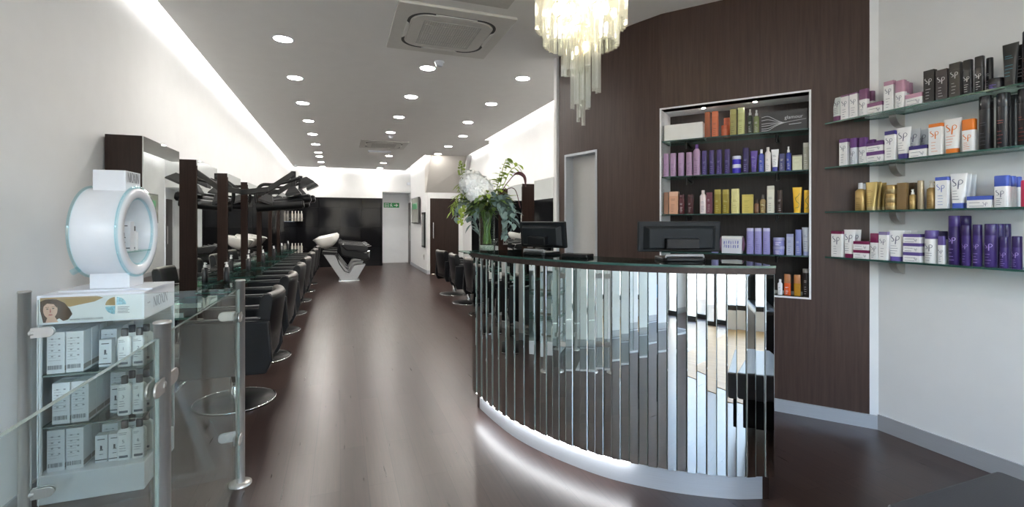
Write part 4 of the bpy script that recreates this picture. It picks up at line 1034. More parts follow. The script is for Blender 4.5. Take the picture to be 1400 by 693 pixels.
wp(1, 'bottle', 1313, 1332, 163, W_, ORA, 'white bottle with large orange cap on the second wall shelf', mark=ORA, capf=.34)
wp(1, 'cyl', 1334, 1354, 131, BLK, BLK2, 'tall black can beside the orange-capped bottle on the second wall shelf', mark=pc(90, 92, 98), sp=False, capf=.25)
wp(1, 'cyl', 1358, 1378, 127, BLK2, pc(48, 50, 54, .15), 'tall black can with glossy cap, second of the tall cans on the second wall shelf', mark=pc(150, 70, 60), sp=False, capf=.25)
wp(1, 'cyl', 1372, 1390, 130, BLK, BLK, 'tall black can standing behind between the tall cans on the second wall shelf', back=.08, mark=None)
wp(1, 'cyl', 1387, 1408, 121, BLK, BLK2, 'tall black can cut by the right edge on the second wall shelf', mark=pc(150, 70, 60), sp=False, capf=.25)
# third shelf
wp(2, 'oil', 1167, 1180, 250, GLD, SILV, 'gold oil bottle with silver cap at the left end of the third wall shelf', mark=BRN, sp=False, capf=.22)
wp(2, 'oil', 1173, 1184, 251, GLD, SILV, 'gold oil bottle with silver cap standing behind on the third wall shelf', back=.06, mark=None, capf=.22)
wp(2, 'tube', 1180, 1197, 249, pc(186, 164, 104, .3, .5), GLD2, 'gold tube, front one of three on the third wall shelf', mark=BRN, sp=False, capf=.13)
wp(2, 'tube', 1189, 1203, 249, pc(176, 154, 96, .3, .5), GLD2, 'gold tube, middle one of three on the third wall shelf', back=.045, mark=None, capf=.13)
wp(2, 'tube', 1197, 1210, 250, pc(164, 142, 88, .3, .5), GLD2, 'gold tube, rear one of three on the third wall shelf', back=.09, mark=None, capf=.13)
zz = 0.0
for nm_, py in (('bottom', 277), ('middle', 265), ('top', 253)):
    wp(2, 'jar', 1206, 1224, py, GLD2, GLD, 'round gold jar, %s of three stacked on the third wall shelf' % nm_, mark=BRN, sp=False, capf=.45, dz=zz)
    zz = at_x(1215, py, XF + .022).z - ZS[2] + .0004
wp(2, 'box', 1226, 1239, 250, pc(130, 104, 66, .45), pc(130, 104, 66, .45), 'plain bronze carton on the third wall shelf', mark=None)
wp(2, 'box', 1236, 1250, 250, pc(84, 66, 44, .45), pc(84, 66, 44, .45), 'dark bronze carton standing behind the small gold spray on the third wall shelf', back=.06, mark=None)
wp(2, 'spray', 1241, 1250, 259, GLD, pc(236, 236, 232), 'small gold spray bottle with white nozzle on the third wall shelf', mark=BRN, sp=False)
wp(2, 'cyl', 1252, 1261, 247, pc(176, 160, 132, .3, .4), pc(176, 160, 132, .3, .4), 'slim champagne coloured can on the third wall shelf', mark=None)
wp(2, 'spray', 1264, 1277, 247, pc(160, 132, 84, .3, .4), pc(214, 208, 196), 'larger gold spray bottle beside the blue-topped carton on the third wall shelf', mark=BRN, sp=False)
wp(2, 'spray', 1270, 1283, 248, pc(160, 132, 84, .3, .4), GLD, 'gold spray bottle standing behind on the third wall shelf', back=.07, mark=None)
wp(2, 'box', 1278, 1295, 242, W_, BLU, 'white carton with blue top on the third wall shelf', mark=pc(120, 140, 200), capf=.11)
wp(2, 'tube', 1295, 1320, 237, W_, BLU, 'wide white tube on a blue cap on the third wall shelf', capf=.15)
wp(2, 'tube', 1304, 1326, 238, pc(230, 232, 236), BLU, 'white tube second deep behind the blue-capped tube on the third wall shelf', back=.05, mark=None, capf=.15)
wp(2, 'tube', 1312, 1333, 239, pc(220, 224, 230), BLU, 'white tube third deep behind the low blue-lidded box on the third wall shelf', back=.10, mark=None, capf=.15)
wp(2, 'flat', 1321, 1356, 268, W_, BLU, 'low white box with blue lid on the third wall shelf', capf=.34)
wp(2, 'bottle', 1357, 1378, 240, W_, BLU, 'white bottle with large blue cap, front of three, on the third wall shelf', capf=.34)
wp(2, 'bottle', 1367, 1386, 241, W_, BLU, 'white bottle with large blue cap, middle of three, on the third wall shelf', back=.055, mark=None, capf=.34)
wp(2, 'bottle', 1376, 1394, 242, W_, BLU, 'white bottle with large blue cap, rear of three, on the third wall shelf', back=.11, mark=None, capf=.34)
pk = wp(2, 'cyl', 1391, 1416, 246, pc(226, 62, 104), pc(226, 62, 104), 'bright pink can cut by the right edge on the third wall shelf', mark=None, capf=.08)
# lowest shelf
wp(3, 'box', 1136, 1151, 316, W_, MAR, 'white carton with maroon top at the left end of the lowest wall shelf', capf=.11)
wp(3, 'tube', 1150, 1167, 314, W_, MAR, 'white tube on a maroon cap on the lowest wall shelf', capf=.14)
wp(3, 'tube', 1160, 1175, 314, W_, MAR, 'white tube standing behind the maroon-capped tube on the lowest wall shelf', back=.05, capf=.14)
zz = 0.0
for nm_, py in (('bottom', 342), ('top', 330)):
    wp(3, 'flat', 1166, 1188, py, W_, MAR, 'low white box with maroon lid, %s of two stacked on the lowest wall shelf' % nm_, capf=.34, dz=zz)
    zz = at_x(1177, py, XF + .022).z - ZS[3] + .0004
wp(3, 'bottle', 1188, 1201, 319, W_, MAR, 'white bottle with maroon cap on the lowest wall shelf', capf=.36)
wp(3, 'box', 1201, 1213, 317, W_, pc(130, 118, 160), 'white carton with grey violet top on the lowest wall shelf', capf=.11)
wp(3, 'tube', 1211, 1233, 315, W_, VIOC, 'wide white tube on a violet cap on the lowest wall shelf', capf=.14)
wp(3, 'tube', 1222, 1242, 315, pc(226, 226, 230), VIOC, 'white tube second deep behind the violet-lidded boxes on the lowest wall shelf', back=.05, mark=None, capf=.14)
wp(3, 'tube', 1233, 1252, 315, pc(218, 218, 224), VIOC, 'white tube third deep behind the violet-lidded boxes on the lowest wall shelf', back=.10, mark=None, capf=.14)
zz = 0.0
for nm_, py in (('bottom', 345), ('middle', 332.5), ('top', 320)):
    wp(3, 'flat', 1234, 1258, py, W_, VIO, 'low white box with violet lid, %s of three stacked on the lowest wall shelf' % nm_, capf=.34, dz=zz)
    zz = at_x(1246, py, XF + .022).z - ZS[3] + .0004
wp(3, 'cyl', 1260, 1279, 315, W_, VIO, 'round white bottle with violet cap on the lowest wall shelf', capf=.26)
wp(3, 'cyl', 1273, 1291, 316, W_, pc(64, 54, 100), 'round white bottle with dark violet cap standing behind on the lowest wall shelf', back=.08, mark=None, capf=.26)
wp(3, 'bottle', 1281, 1291, 323, W_, VIO, 'small slim white bottle with violet cap on the lowest wall shelf', capf=.32)
wp(3, 'cyl', 1293, 1309, 295, DPU, DPU2, 'tallest deep purple can with large monogram on the lowest wall shelf', mark=LILINK, capf=.22)
wp(3, 'cyl', 1307, 1324, 295, DPU, DPU, 'tall deep purple can standing behind the tallest one on the lowest wall shelf', back=.09, mark=None)
wp(3, 'cyl', 1312, 1325, 308, DPU2, DPU, 'medium purple can, left of a matching pair on the lowest wall shelf', mark=LILINK, capf=.26)
wp(3, 'cyl', 1327, 1340, 307, DPU2, DPU, 'medium purple can, right of a matching pair on the lowest wall shelf', mark=LILINK, capf=.26)
wp(3, 'cyl', 1342, 1360, 306, DPU2, DPU, 'wide purple can with monogram on the lowest wall shelf', mark=LILINK, capf=.27)
wp(3, 'cyl', 1354, 1370, 306, DPU, DPU, 'purple can second deep behind the wide one on the lowest wall shelf', back=.06, mark=None)
wp(3, 'cyl', 1363, 1379, 306, DPU, DPU, 'purple can third deep against the wall on the lowest wall shelf', back=.12, mark=None)
wp(3, 'cyl', 1364, 1377, 324, DPU2, DPU, 'short purple can, left of the short pair on the lowest wall shelf', mark=LILINK, capf=.34)
wp(3, 'cyl', 1380, 1395, 323, DPU2, DPU, 'short purple can, right of the short pair on the lowest wall shelf', mark=LILINK, capf=.34)
wp(3, 'cyl', 1398, 1418, 316, W_, pc(206, 220, 190), 'white bottle with pale green print cut by the right edge on the lowest wall shelf', mark=pc(110, 170, 70), sp=False, capf=.2)

# --- shelves and packs in the niche of the wenge wall
NZ = [1.985, 1.70, 1.402, 1.104, NZ0]
def nxy(a, s_): p = N_L + U2 * a + NI * s_; return (p.x, p.y)
NB = Vector((*nxy(0.5, 0.0), 0))
RN = math.atan2(U2.y, U2.x)
for k in range(4):
    t = thing('glass_shelf', 'glass shelf in the niche of the dark wood wall, %s' % ('topmost', 'second from the top', 'third from the top', 'lowest above the niche floor')[k], 'shelf', (NB.x, NB.y, NZ[k]), RN, 'niche glass shelves')
    m = MB(); m.prism([(-0.499, 0.006), (0.499, 0.006), (0.499, 0.235), (-0.499, 0.235)], -0.009, 0, 0, None, 1); m.build('glass_plate', [M_SHELFGLASS, mat('dark glass edge', RGB(52, 78, 74), 0.12, noise=0.1)], t)
    for x in (-0.33, 0.30):
        m = MB(); m.tube([(x, 0.298, -0.030), (x, 0.10, -0.012)], 0.008, 8); m.lathe([(0.018, 0.0), (0.018, 0.012)], 14, 0, Matrix.Translation((x, 0.298, -0.03)) @ Matrix.Rotation(PI / 2, 4, 'X')); m.tube([(x, 0.105, -0.012), (x, 0.105, -0.060)], [0.010, 0.006], 8)
        m.build('shelf_bracket', M_BLACKSAT, t)
for k, a in enumerate((0.30, 0.66)):
    p = nxy(a, 0.10); t = thing('niche_spotlight', 'small recessed spotlight in the top of the product niche, %s one' % ('left', 'right')[k], 'spotlight', (p[0], p[1], NZ1), 0, 'niche spotlights')
    MB().lathe([(0.022, 0), (0.022, -0.003), (0.014, -0.004)], 20).build('bezel', M_CHROME, t); MB().lathe([(0.013, -0.001), (0.013, -0.005), (0.004, -0.006)], 16).build('lens', M_SPOT, t)
NNAME = ['top niche shelf', 'second niche shelf', 'third niche shelf', 'fourth niche shelf', 'niche floor']
def npd(k, kind, l, r, top, body, cap, label, back=0.0, mark=INK, capf=.2, dz=0.0, dep=None, name=None, cat=None, n=None):
    s0 = 0.03 + back; o = nxy(0, s0)
    a = at_line(l, top, o, (U2.x, U2.y)); b = at_line(r, top, o, (U2.x, U2.y)); w = (a - b).length * .95; mid = at_line((l + r) / 2, top, o, (U2.x, U2.y))
    h = mid.z - NZ[k] - dz
    d = dep or {'box': w * .7, 'flat': min(w * .9, .085), 'cyl': w, 'jar': w, 'spray': w, 'tube': min(w * .62, .045), 'bottle': min(w * .75, .05), 'oil': min(w * .8, .05)}[kind]
    c = Vector(((a.x + b.x) / 2, (a.y + b.y) / 2)) + NI * d / 2
    return product(kind, label, (c.x, c.y, NZ[k] + dz + .0006), RN, w, h, d, body, cap, mark, 'products on the %s' % NNAME[k], False, capf, n=n, name=name, cat=cat)
LIL = pc(172, 142, 176); DVI = pc(66, 52, 112); COP = pc(168, 96, 58, .35, .2); CRM = pc(222, 214, 150); OLV = pc(150, 134, 52); LAV = pc(150, 146, 200); DKP = pc(42, 30, 84); DIM = pc(110, 92, 130, .5); IVO = pc(224, 222, 206); TXD = pc(90, 70, 60, .5); TXW = pc(220, 216, 214, .5)
npd(0, 'box', 907, 962, 169, pc(232, 232, 230), pc(232, 232, 230), 'long plain white box at the left end of the top niche shelf', mark=None, dep=.16)
npd(0, 'bottle', 963, 971, 153, pc(150, 78, 42), pc(150, 78, 42), 'slim copper brown bottle on the top niche shelf', mark=TXD)
npd(0, 'bottle', 972.5, 982, 152, pc(200, 108, 70), pc(208, 120, 84), 'copper orange bottle on the top niche shelf', mark=TXD)
npd(0, 'jar', 985, 996, 171, pc(190, 96, 62), pc(176, 84, 52), 'short copper orange jar on the top niche shelf', mark=None)
npd(0, 'bottle', 989, 998, 161, pc(168, 84, 54), pc(160, 78, 48), 'copper bottle standing behind the short jar on the top niche shelf', back=.07, mark=None)
npd(0, 'bottle', 997.5, 1007, 149, pc(150, 146, 86), pc(160, 156, 96), 'olive green bottle on the top niche shelf', mark=TXD)
npd(0, 'bottle', 1008, 1018, 147, pc(186, 192, 130), pc(196, 202, 146), 'pale green bottle on the top niche shelf', mark=TXD)
npd(0, 'spray', 1021.5, 1029, 149, pc(56, 66, 58, .2), pc(190, 192, 190), 'dark green spray bottle with silver nozzle on the top niche shelf', mark=SILV)
npd(0, 'spray', 1030, 1038, 150, pc(130, 142, 100, .25), pc(200, 202, 200), 'light green spray bottle beside the long black box', mark=TXW)
gb = npd(0, 'box', 1038.5, 1105, 151, pc(24, 25, 26, .3), pc(24, 25, 26, .3), 'long black gift box with silver swirls on the top niche shelf', mark=None, dep=.10, name='gift_box', cat='box')
gw = (at_line(1038.5, 151, nxy(0, .03), (U2.x, U2.y)) - at_line(1105, 151, nxy(0, .03), (U2.x, U2.y))).length * .95
m = MB(); gf = lambda x, z: (x, -0.0508, z)
for z0_, z1_ in ((.108, .062), (.085, .060), (.060, .058), (.045, .056), (.026, .054), (.012, .052)):
    q = catmull([(-gw * .48, z0_), (-gw * .33, z0_ * 1.04), (-gw * .16, z0_ * .45 + .034), (0, (z1_ + .058) / 2), (gw * .2, .064), (gw * .48, .072)], 6)
    ribbon(m, q, .0028, 0, gf)
text_into(m, 'glamour', 0.034, lambda x, y: (gw * .22 + x, -0.0508, .092 + y))
ribbon(m, [(gw * .12, .042), (gw * .38, .045)], .004, 0, gf)
m.build('silver_print', SILV, gb)
# second
for i, (l, r) in enumerate(((906.5, 914), (915.5, 924), (926.5, 935), (937.5, 946))):
    npd(1, 'bottle', l, r, 210 - i * .6, LIL, LIL, 'pale lilac bottle, %s from the left on the second niche shelf' % ('first', 'second', 'third', 'fourth')[i], mark=DIM, n=3)
npd(1, 'oil', 947, 957, 197, LIL, pc(104, 66, 140), 'taller lilac bottle with purple cap on the second niche shelf', mark=DIM, capf=.14)
for i, (l, r) in enumerate(((959, 966.5), (969, 976.5), (979, 987), (990, 998))):
    npd(1, 'bottle', l, r, 206 - i * .7, DVI, DVI, 'dark violet bottle, %s of four in a row on the second niche shelf' % ('first', 'second', 'third', 'fourth')[i], mark=LAV, n=3)
zz = 0.0
for nm_, py in (('lower', 224.5), ('upper', 213)):
    npd(1, 'jar', 1000, 1013, py, pc(62, 48, 190), pc(214, 216, 236), 'small blue jar with white lid, %s of the stack on the second niche shelf' % nm_, mark=None, capf=.4, dz=zz)
    zz = at_line(1006, py, nxy(0, .03), (U2.x, U2.y)).z - NZ[1] + .0004
npd(1, 'bottle', 1015, 1024, 202, DKP, DKP, 'tall dark purple bottle beside the small blue jars', mark=LAV)
npd(1, 'tube', 1025, 1036, 206, pc(84, 58, 150), pc(70, 46, 132), 'purple tube on the second niche shelf', mark=LAV)
npd(1, 'oil', 1037, 1044.5, 204, pc(70, 82, 170), pc(232, 232, 236), 'blue bottle with white cap on the second niche shelf', mark=TXW, capf=.18)
npd(1, 'oil', 1045.5, 1054, 201, pc(222, 216, 214), pc(220, 216, 214), 'white bottle beside the white tube on the second niche shelf', capf=.16)
npd(1, 'tube', 1054, 1065, 204, pc(236, 236, 238), pc(58, 62, 150), 'white tube on a blue cap on the second niche shelf', capf=.2)
npd(1, 'box', 1065.5, 1073, 210, pc(72, 74, 118), pc(72, 74, 118), 'slate blue carton on the second niche shelf', mark=TXW)
npd(1, 'spray', 1074, 1082, 200, pc(58, 70, 156), pc(236, 236, 238), 'blue spray bottle with white nozzle on the second niche shelf', mark=TXW)
npd(1, 'box', 1083, 1097, 212, pc(204, 204, 176), pc(150, 144, 130), 'squat cream carton with floral print on the second niche shelf', mark=pc(232, 232, 206, .5), capf=.08)
npd(1, 'bottle', 1097.5, 1107, 195, pc(160, 160, 146), pc(178, 178, 168), 'tall grey green bottle at the right end of the second niche shelf', mark=TXW, capf=.16)
# third
npd(2, 'box', 907.5, 913.8, 263, pc(150, 112, 92), pc(150, 112, 92), 'tan carton at the left end of the third niche shelf', mark=None)
npd(2, 'box', 914.5, 927, 262, pc(206, 156, 128), pc(214, 172, 148), 'peach carton on the third niche shelf', mark=TXD)
npd(2, 'bottle', 928, 935.5, 266, pc(82, 32, 38), pc(70, 26, 32), 'maroon bottle, left of the pair on the third niche shelf', mark=TXW)
npd(2, 'bottle', 939.5, 948, 266, pc(70, 28, 34), pc(60, 24, 30), 'maroon bottle, right of the pair on the third niche shelf', mark=TXW)
npd(2, 'oil', 956, 965.5, 260, pc(222, 208, 208), pc(214, 204, 204), 'pinkish white bottle on the third niche shelf', mark=DIM, capf=.16)
npd(2, 'box', 965.5, 974, 263, pc(102, 52, 66), pc(102, 52, 66), 'maroon striped carton beside the pinkish white bottle', mark=TXW)
npd(2, 'bottle', 976, 986, 259, OLV, pc(176, 160, 80), 'mustard green bottle, left of the pair on the third niche shelf', mark=CRM)
npd(2, 'bottle', 987, 997, 259, OLV, pc(176, 160, 80), 'mustard green bottle, right of the pair on the third niche shelf', mark=CRM)
npd(2, 'bottle', 999, 1011, 258, CRM, CRM, 'cream yellow bottle on the third niche shelf', mark=OLV)
npd(2, 'box', 1014, 1030, 266, pc(204, 186, 96), pc(196, 176, 86), 'squat yellow carton on the third niche shelf', mark=OLV, capf=.12)
npd(2, 'oil', 1031, 1037.5, 272, pc(120, 84, 60, .25), pc(60, 44, 36), 'tiny amber bottle beside the squat yellow carton', mark=None, capf=.3)
npd(2, 'oil', 1038.5, 1047, 266, pc(140, 116, 72, .25), pc(56, 48, 42), 'amber oil bottle with dark cap on the third niche shelf', mark=CRM, capf=.24)
npd(2, 'bottle', 1048, 1059, 254, IVO, pc(206, 204, 190), 'tall ivory bottle on the third niche shelf', mark=TXD, capf=.14)
npd(2, 'cyl', 1062, 1070, 260, pc(58, 44, 38), pc(66, 50, 44), 'dark brown can on the third niche shelf', mark=TXW, capf=.15)
for l, r, py, kd, nm_ in ((1083, 1097, 256, 'tube', 'bright yellow tube on the third niche shelf'), (1099, 1107, 260, 'bottle', 'bright yellow bottle at the right end of the third niche shelf')):
    t = npd(2, kd, l, r, py, pc(232, 184, 40), pc(238, 192, 44), nm_, mark=None, capf=.12)
    h_ = at_line(l, py, nxy(0, .03), (U2.x, U2.y)).z - NZ[2]
    m = MB(); q = catmull([(-.012, .03), (.008, .035), (.012, .055), (-.004, .07), (-.010, .09), (.006, .105), (.014, .12)], 5)
    ribbon(m, [(p.x * (.7 if kd == 'bottle' else 1), p.y * h_ / .16) for p in q], .003, 0, lambda x, z: (x, -.0262 if kd == 'tube' else -.0225, z))
    m.build('printed_mark', pc(90, 110, 60, .5), t)
# fourth
npd(3, 'bottle', 972, 982, 313, LAV, pc(186, 184, 214), 'lavender bottle showing past the edge of the monitor on the fourth niche shelf', mark=pc(200, 198, 230, .5), n=3, capf=.14)
g = npd(3, 'box', 986, 1015, 323, pc(206, 206, 214), pc(226, 224, 222), 'white gift pack with lilac lettering on the fourth niche shelf', mark=None, capf=.16, dep=.09, name='gift_pack', cat='gift pack')
m = MB(); rr = random.Random(2)
for i in range(7):
    x = -.052 + .0155 * i
    for j in range(2):
        z = .040 + .030 * j + rr.uniform(-.002, .002); ribbon(m, [(x, z), (x + rr.uniform(-.003, .003), z + .022)], rr.uniform(.004, .009), 0, lambda a, b: (a, -.0462, b))
m.build('printed_mark', pc(110, 116, 178, .5), g)
for s_ in (-1, 1):
    m = MB(); m.tube([(s_ * .074, -.02, .02), (s_ * .080, -.03, .07), (s_ * .074, -.02, .12)], [.006, .010, .005], 8)
    m.build('purple_ribbon', pc(116, 78, 110), g)
for i, (l, r) in enumerate(((1020, 1030.5), (1031, 1041.5), (1042.5, 1053))):
    npd(3, 'bottle', l, r, 312, LAV, pc(186, 184, 214), 'lavender bottle, %s of three in a row on the fourth niche shelf' % ('left', 'middle', 'right')[i], mark=pc(112, 108, 168, .5), n=3, capf=.12)
zz = 0.0
for nm_, py in (('lower', 336.5), ('upper', 325)):
    npd(3, 'jar', 1056, 1073, py, pc(138, 140, 196), pc(160, 160, 200), 'round lavender jar, %s of the stack on the fourth niche shelf' % nm_, mark=pc(210, 208, 236, .5), capf=.36, dz=zz)
    zz = at_line(1064, py, nxy(0, .03), (U2.x, U2.y)).z - NZ[3] + .0004
npd(3, 'box', 1075, 1085, 320, pc(168, 172, 196), pc(150, 154, 190), 'silvery lavender carton on the fourth niche shelf', mark=pc(90, 92, 140, .5), capf=.14)
npd(3, 'bottle', 1087, 1096, 314, pc(122, 130, 186), pc(122, 130, 186), 'blue lavender bottle on the fourth niche shelf', mark=TXW)
npd(3, 'tube', 1096, 1108, 311, pc(190, 194, 202, .3, .4), pc(150, 160, 200), 'silver tube at the right end of the fourth niche shelf', mark=pc(90, 96, 140, .5), capf=.14)
# niche floor
npd(4, 'bottle', 1052, 1059, 386, pc(214, 196, 190), pc(226, 222, 220), 'small pinkish bottle half hidden by the desk corner on the niche floor', mark=None)
npd(4, 'oil', 1063, 1070, 382, pc(226, 228, 232), pc(226, 228, 232), 'slim white bottle on the niche floor', capf=.2)
npd(4, 'bottle', 1071.5, 1081.5, 375, pc(214, 92, 44, .2), pc(162, 104, 62), 'orange red bottle with copper cap on the niche floor', mark=TXW, capf=.42)
npd(4, 'bottle', 1085, 1095, 376, pc(176, 130, 42, .2), pc(176, 116, 66), 'amber bottle with copper cap on the niche floor', mark=None, capf=.4)
npd(4, 'cyl', 1097, 1107, 368, pc(44, 40, 40), pc(150, 146, 142), 'dark can with grey cap at the right end of the niche floor', mark=TXW, capf=.14)

# --- packs on the display stand and in the ring
SZ = [0.606, 0.361, 0.136]; SNM = ['top', 'middle', 'bottom']
M_CART = pc(222, 226, 232); M_CARTD = pc(168, 172, 180); M_BOT = pc(236, 238, 240); M_CAPD = pc(58, 58, 64); M_BAR = pc(120, 124, 130, .5); M_DK = pc(70, 72, 78, .5)
def barcode_carton(loc, label, w, h, d, g):
    t = thing('product_carton', label, 'box', loc, 0, g)
    MB().box((0, 0, h / 2), (w, d, h)).build('body', M_CART, t, .001)
    MB().box((w / 2 + .0005, 0, h * .12), (.001, d * .98, h * .12)).build('side_band', pc(150, 146, 140), t)
    m = MB(); rr = random.Random(int(abs(loc[0]) * 9999) + int(loc[2] * 777)); y = -d / 2 - .0006
    x = -w * .42
    while x < w * .36:
        b = rr.uniform(.001, .003); m.box((x, y, h * .15), (b, .0006, h * .10)); x += b + rr.uniform(.001, .0025)
    m.build('barcode', M_BAR, t)
    m = MB()
    for i in range(9):
        z = h * (.32 + .065 * i); L_ = w * rr.uniform(.3, .74); m.box((-w * .4 + L_ / 2, y, z), (L_, .0006, .0012))
    for i in range(4): 
        for j in (-1, 1): m.box((j * w * .2, y, h * (.42 + .14 * i)), (w * .12, .0006, h * .03))
    m.build('small_print', pc(150, 154, 160, .5), t)
    return t
def small_carton(loc, label, w, h, d, g):
    t = thing('product_carton', label, 'box', loc, 0, g)
    MB().box((0, 0, h / 2), (w, d, h)).build('body', M_CART, t, .001)
    m = MB(); y = -d / 2 - .0006
    m.box((0, y, h * .55), (w * .16, .0006, h * .14)); m.box((w * .03, y, h * .46), (w * .26, .0006, h * .03))
    m.box((0, y, h * .85), (w * .6, .0006, h * .03)); m.box((0, y, h * .30), (w * .3, .0006, h * .02)); m.box((0, y, h * .10), (w * .94, .0006, h * .035))
    m.build('printed_mark', M_DK, t)
    return t
def nbottle(loc, label, w, h, g, num):
    t = product('bottle', label, loc, 0, w, h, w * .62, M_BOT, M_CAPD, None, g, capf=.001, n=3)
    for c in list(t.children):
        if c.name.startswith('cap'): bpy.data.objects.remove(c)
        elif c.name.startswith('body'): bpy.data.objects.remove(c)
    hb = h * .80; R = [(0, w * .94, w * .58, 3), (h * .02, w, w * .62, 3), (hb * .92, w, w * .62, 3), (hb, w * .6, w * .5, 2.2)]
    m = MB(); m.loft([se(a[1], a[2], a[3], a[0]) for a in R]); m.build('body', M_BOT, t)
    m = MB(); m.loft([se(w * .50, w * .42, 2.2, hb), se(w * .50, w * .42, 2.2, h - .002), se(w * .44, w * .36, 2.2, h)]); m.build('cap', M_CAPD, t)
    fm = front_map(R); k = MB(); rr = random.Random(num)
    text_into(k, str(num), h * .12, lambda x, y: fm(x, h * .48 + y)); q = lines_mark(fm, w * .6, h * .24, h * .36, 3, rr); k.add(q.v, q.f)
    q = lines_mark(fm, w * .7, h * .66, h * .70, 2, rr); k.add(q.v, q.f)
    for z in (.07, .085, .10, .115): ribbon(k, [(x * w, h * z) for x in (-.32, -.16, 0, .16, .32)], .003, 0, fm)
    k.build('printed_mark', pc(96, 104, 116, .5), t)
    return t
bx, by = SD.x, SD.y
for s in range(3):
    z = SZ[s] + .0006; nm_ = SNM[s]; g = 'hair care packs on the %s stand shelf' % nm_
    sh = 0.02 if s == 1 else 0.0
    for j in range(4):
        deep = ('front', 'second', 'third', 'rear')[j]
        for i in range(2):
            barcode_carton((bx - .155 + .073 * i + sh, by + .075 + .082 * j, z), 'tall white carton with barcode, %s column, %s row, on the %s display shelf' % (('left', 'right')[i], deep, nm_), .068, .198, .076, g + ' cartons')
    if s == 0:
        small_carton((bx + .015, by + .12, z), 'small white carton standing alone in front on the top display shelf', .052, .135, .045, g)
        for j in range(3): barcode_carton((bx + .005, by + .20 + .075 * j, z), 'white carton behind the small one, row %s, on the top display shelf' % ('one', 'two', 'three')[j], .066, .175, .068, g + ' cartons')
    if s == 1:
        small_carton((bx + .05, by + .14, z), 'small white carton beside the bottles on the middle display shelf', .045, .140, .045, g)
        for j in range(2): barcode_carton((bx + .025, by + .25 + .078 * j, z), 'white carton far back in row %s on the middle display shelf' % ('one', 'two')[j], .066, .18, .068, g + ' cartons')
    if s == 2:
        small_carton((bx + .01, by + .09, z), 'small white carton, left of the pair on the bottom display shelf', .050, .135, .045, g)
        small_carton((bx + .064, by + .09, z), 'small white carton, right of the pair on the bottom display shelf', .050, .135, .045, g)
        for j in range(3): barcode_carton((bx + .02, by + .17 + .075 * j, z), 'white carton behind the small pair, row %s, on the bottom display shelf' % ('one', 'two', 'three')[j], .066, .165, .068, g + ' cartons')
    for i in range(2):
        for j in range(2):
            num = (1, 2, 3, 4, 5, 6)[2 * s + i]
            nbottle((bx + .104 + .062 * i, by + .075 + .09 * j, z), 'white bottle with dark cap, %s %s one on the %s display shelf' % (('front', 'rear')[j], ('left', 'right')[i], nm_), .058, .195 if s else .19, g + ' bottles', num)
# carton inside the ring
rz_ = ring.matrix_basis
pz = 0.988 + zc - 0.102
small_carton((-1.115 + .055, 3.06 - .03, pz), 'small white carton standing inside the ring display', .06, .155, .05, 'packs inside the ring display')
nbottle((-1.115 + .06, 3.06 + .05, pz), 'small white bottle with dark cap inside the ring display', .045, .13, 'packs inside the ring display', 7)

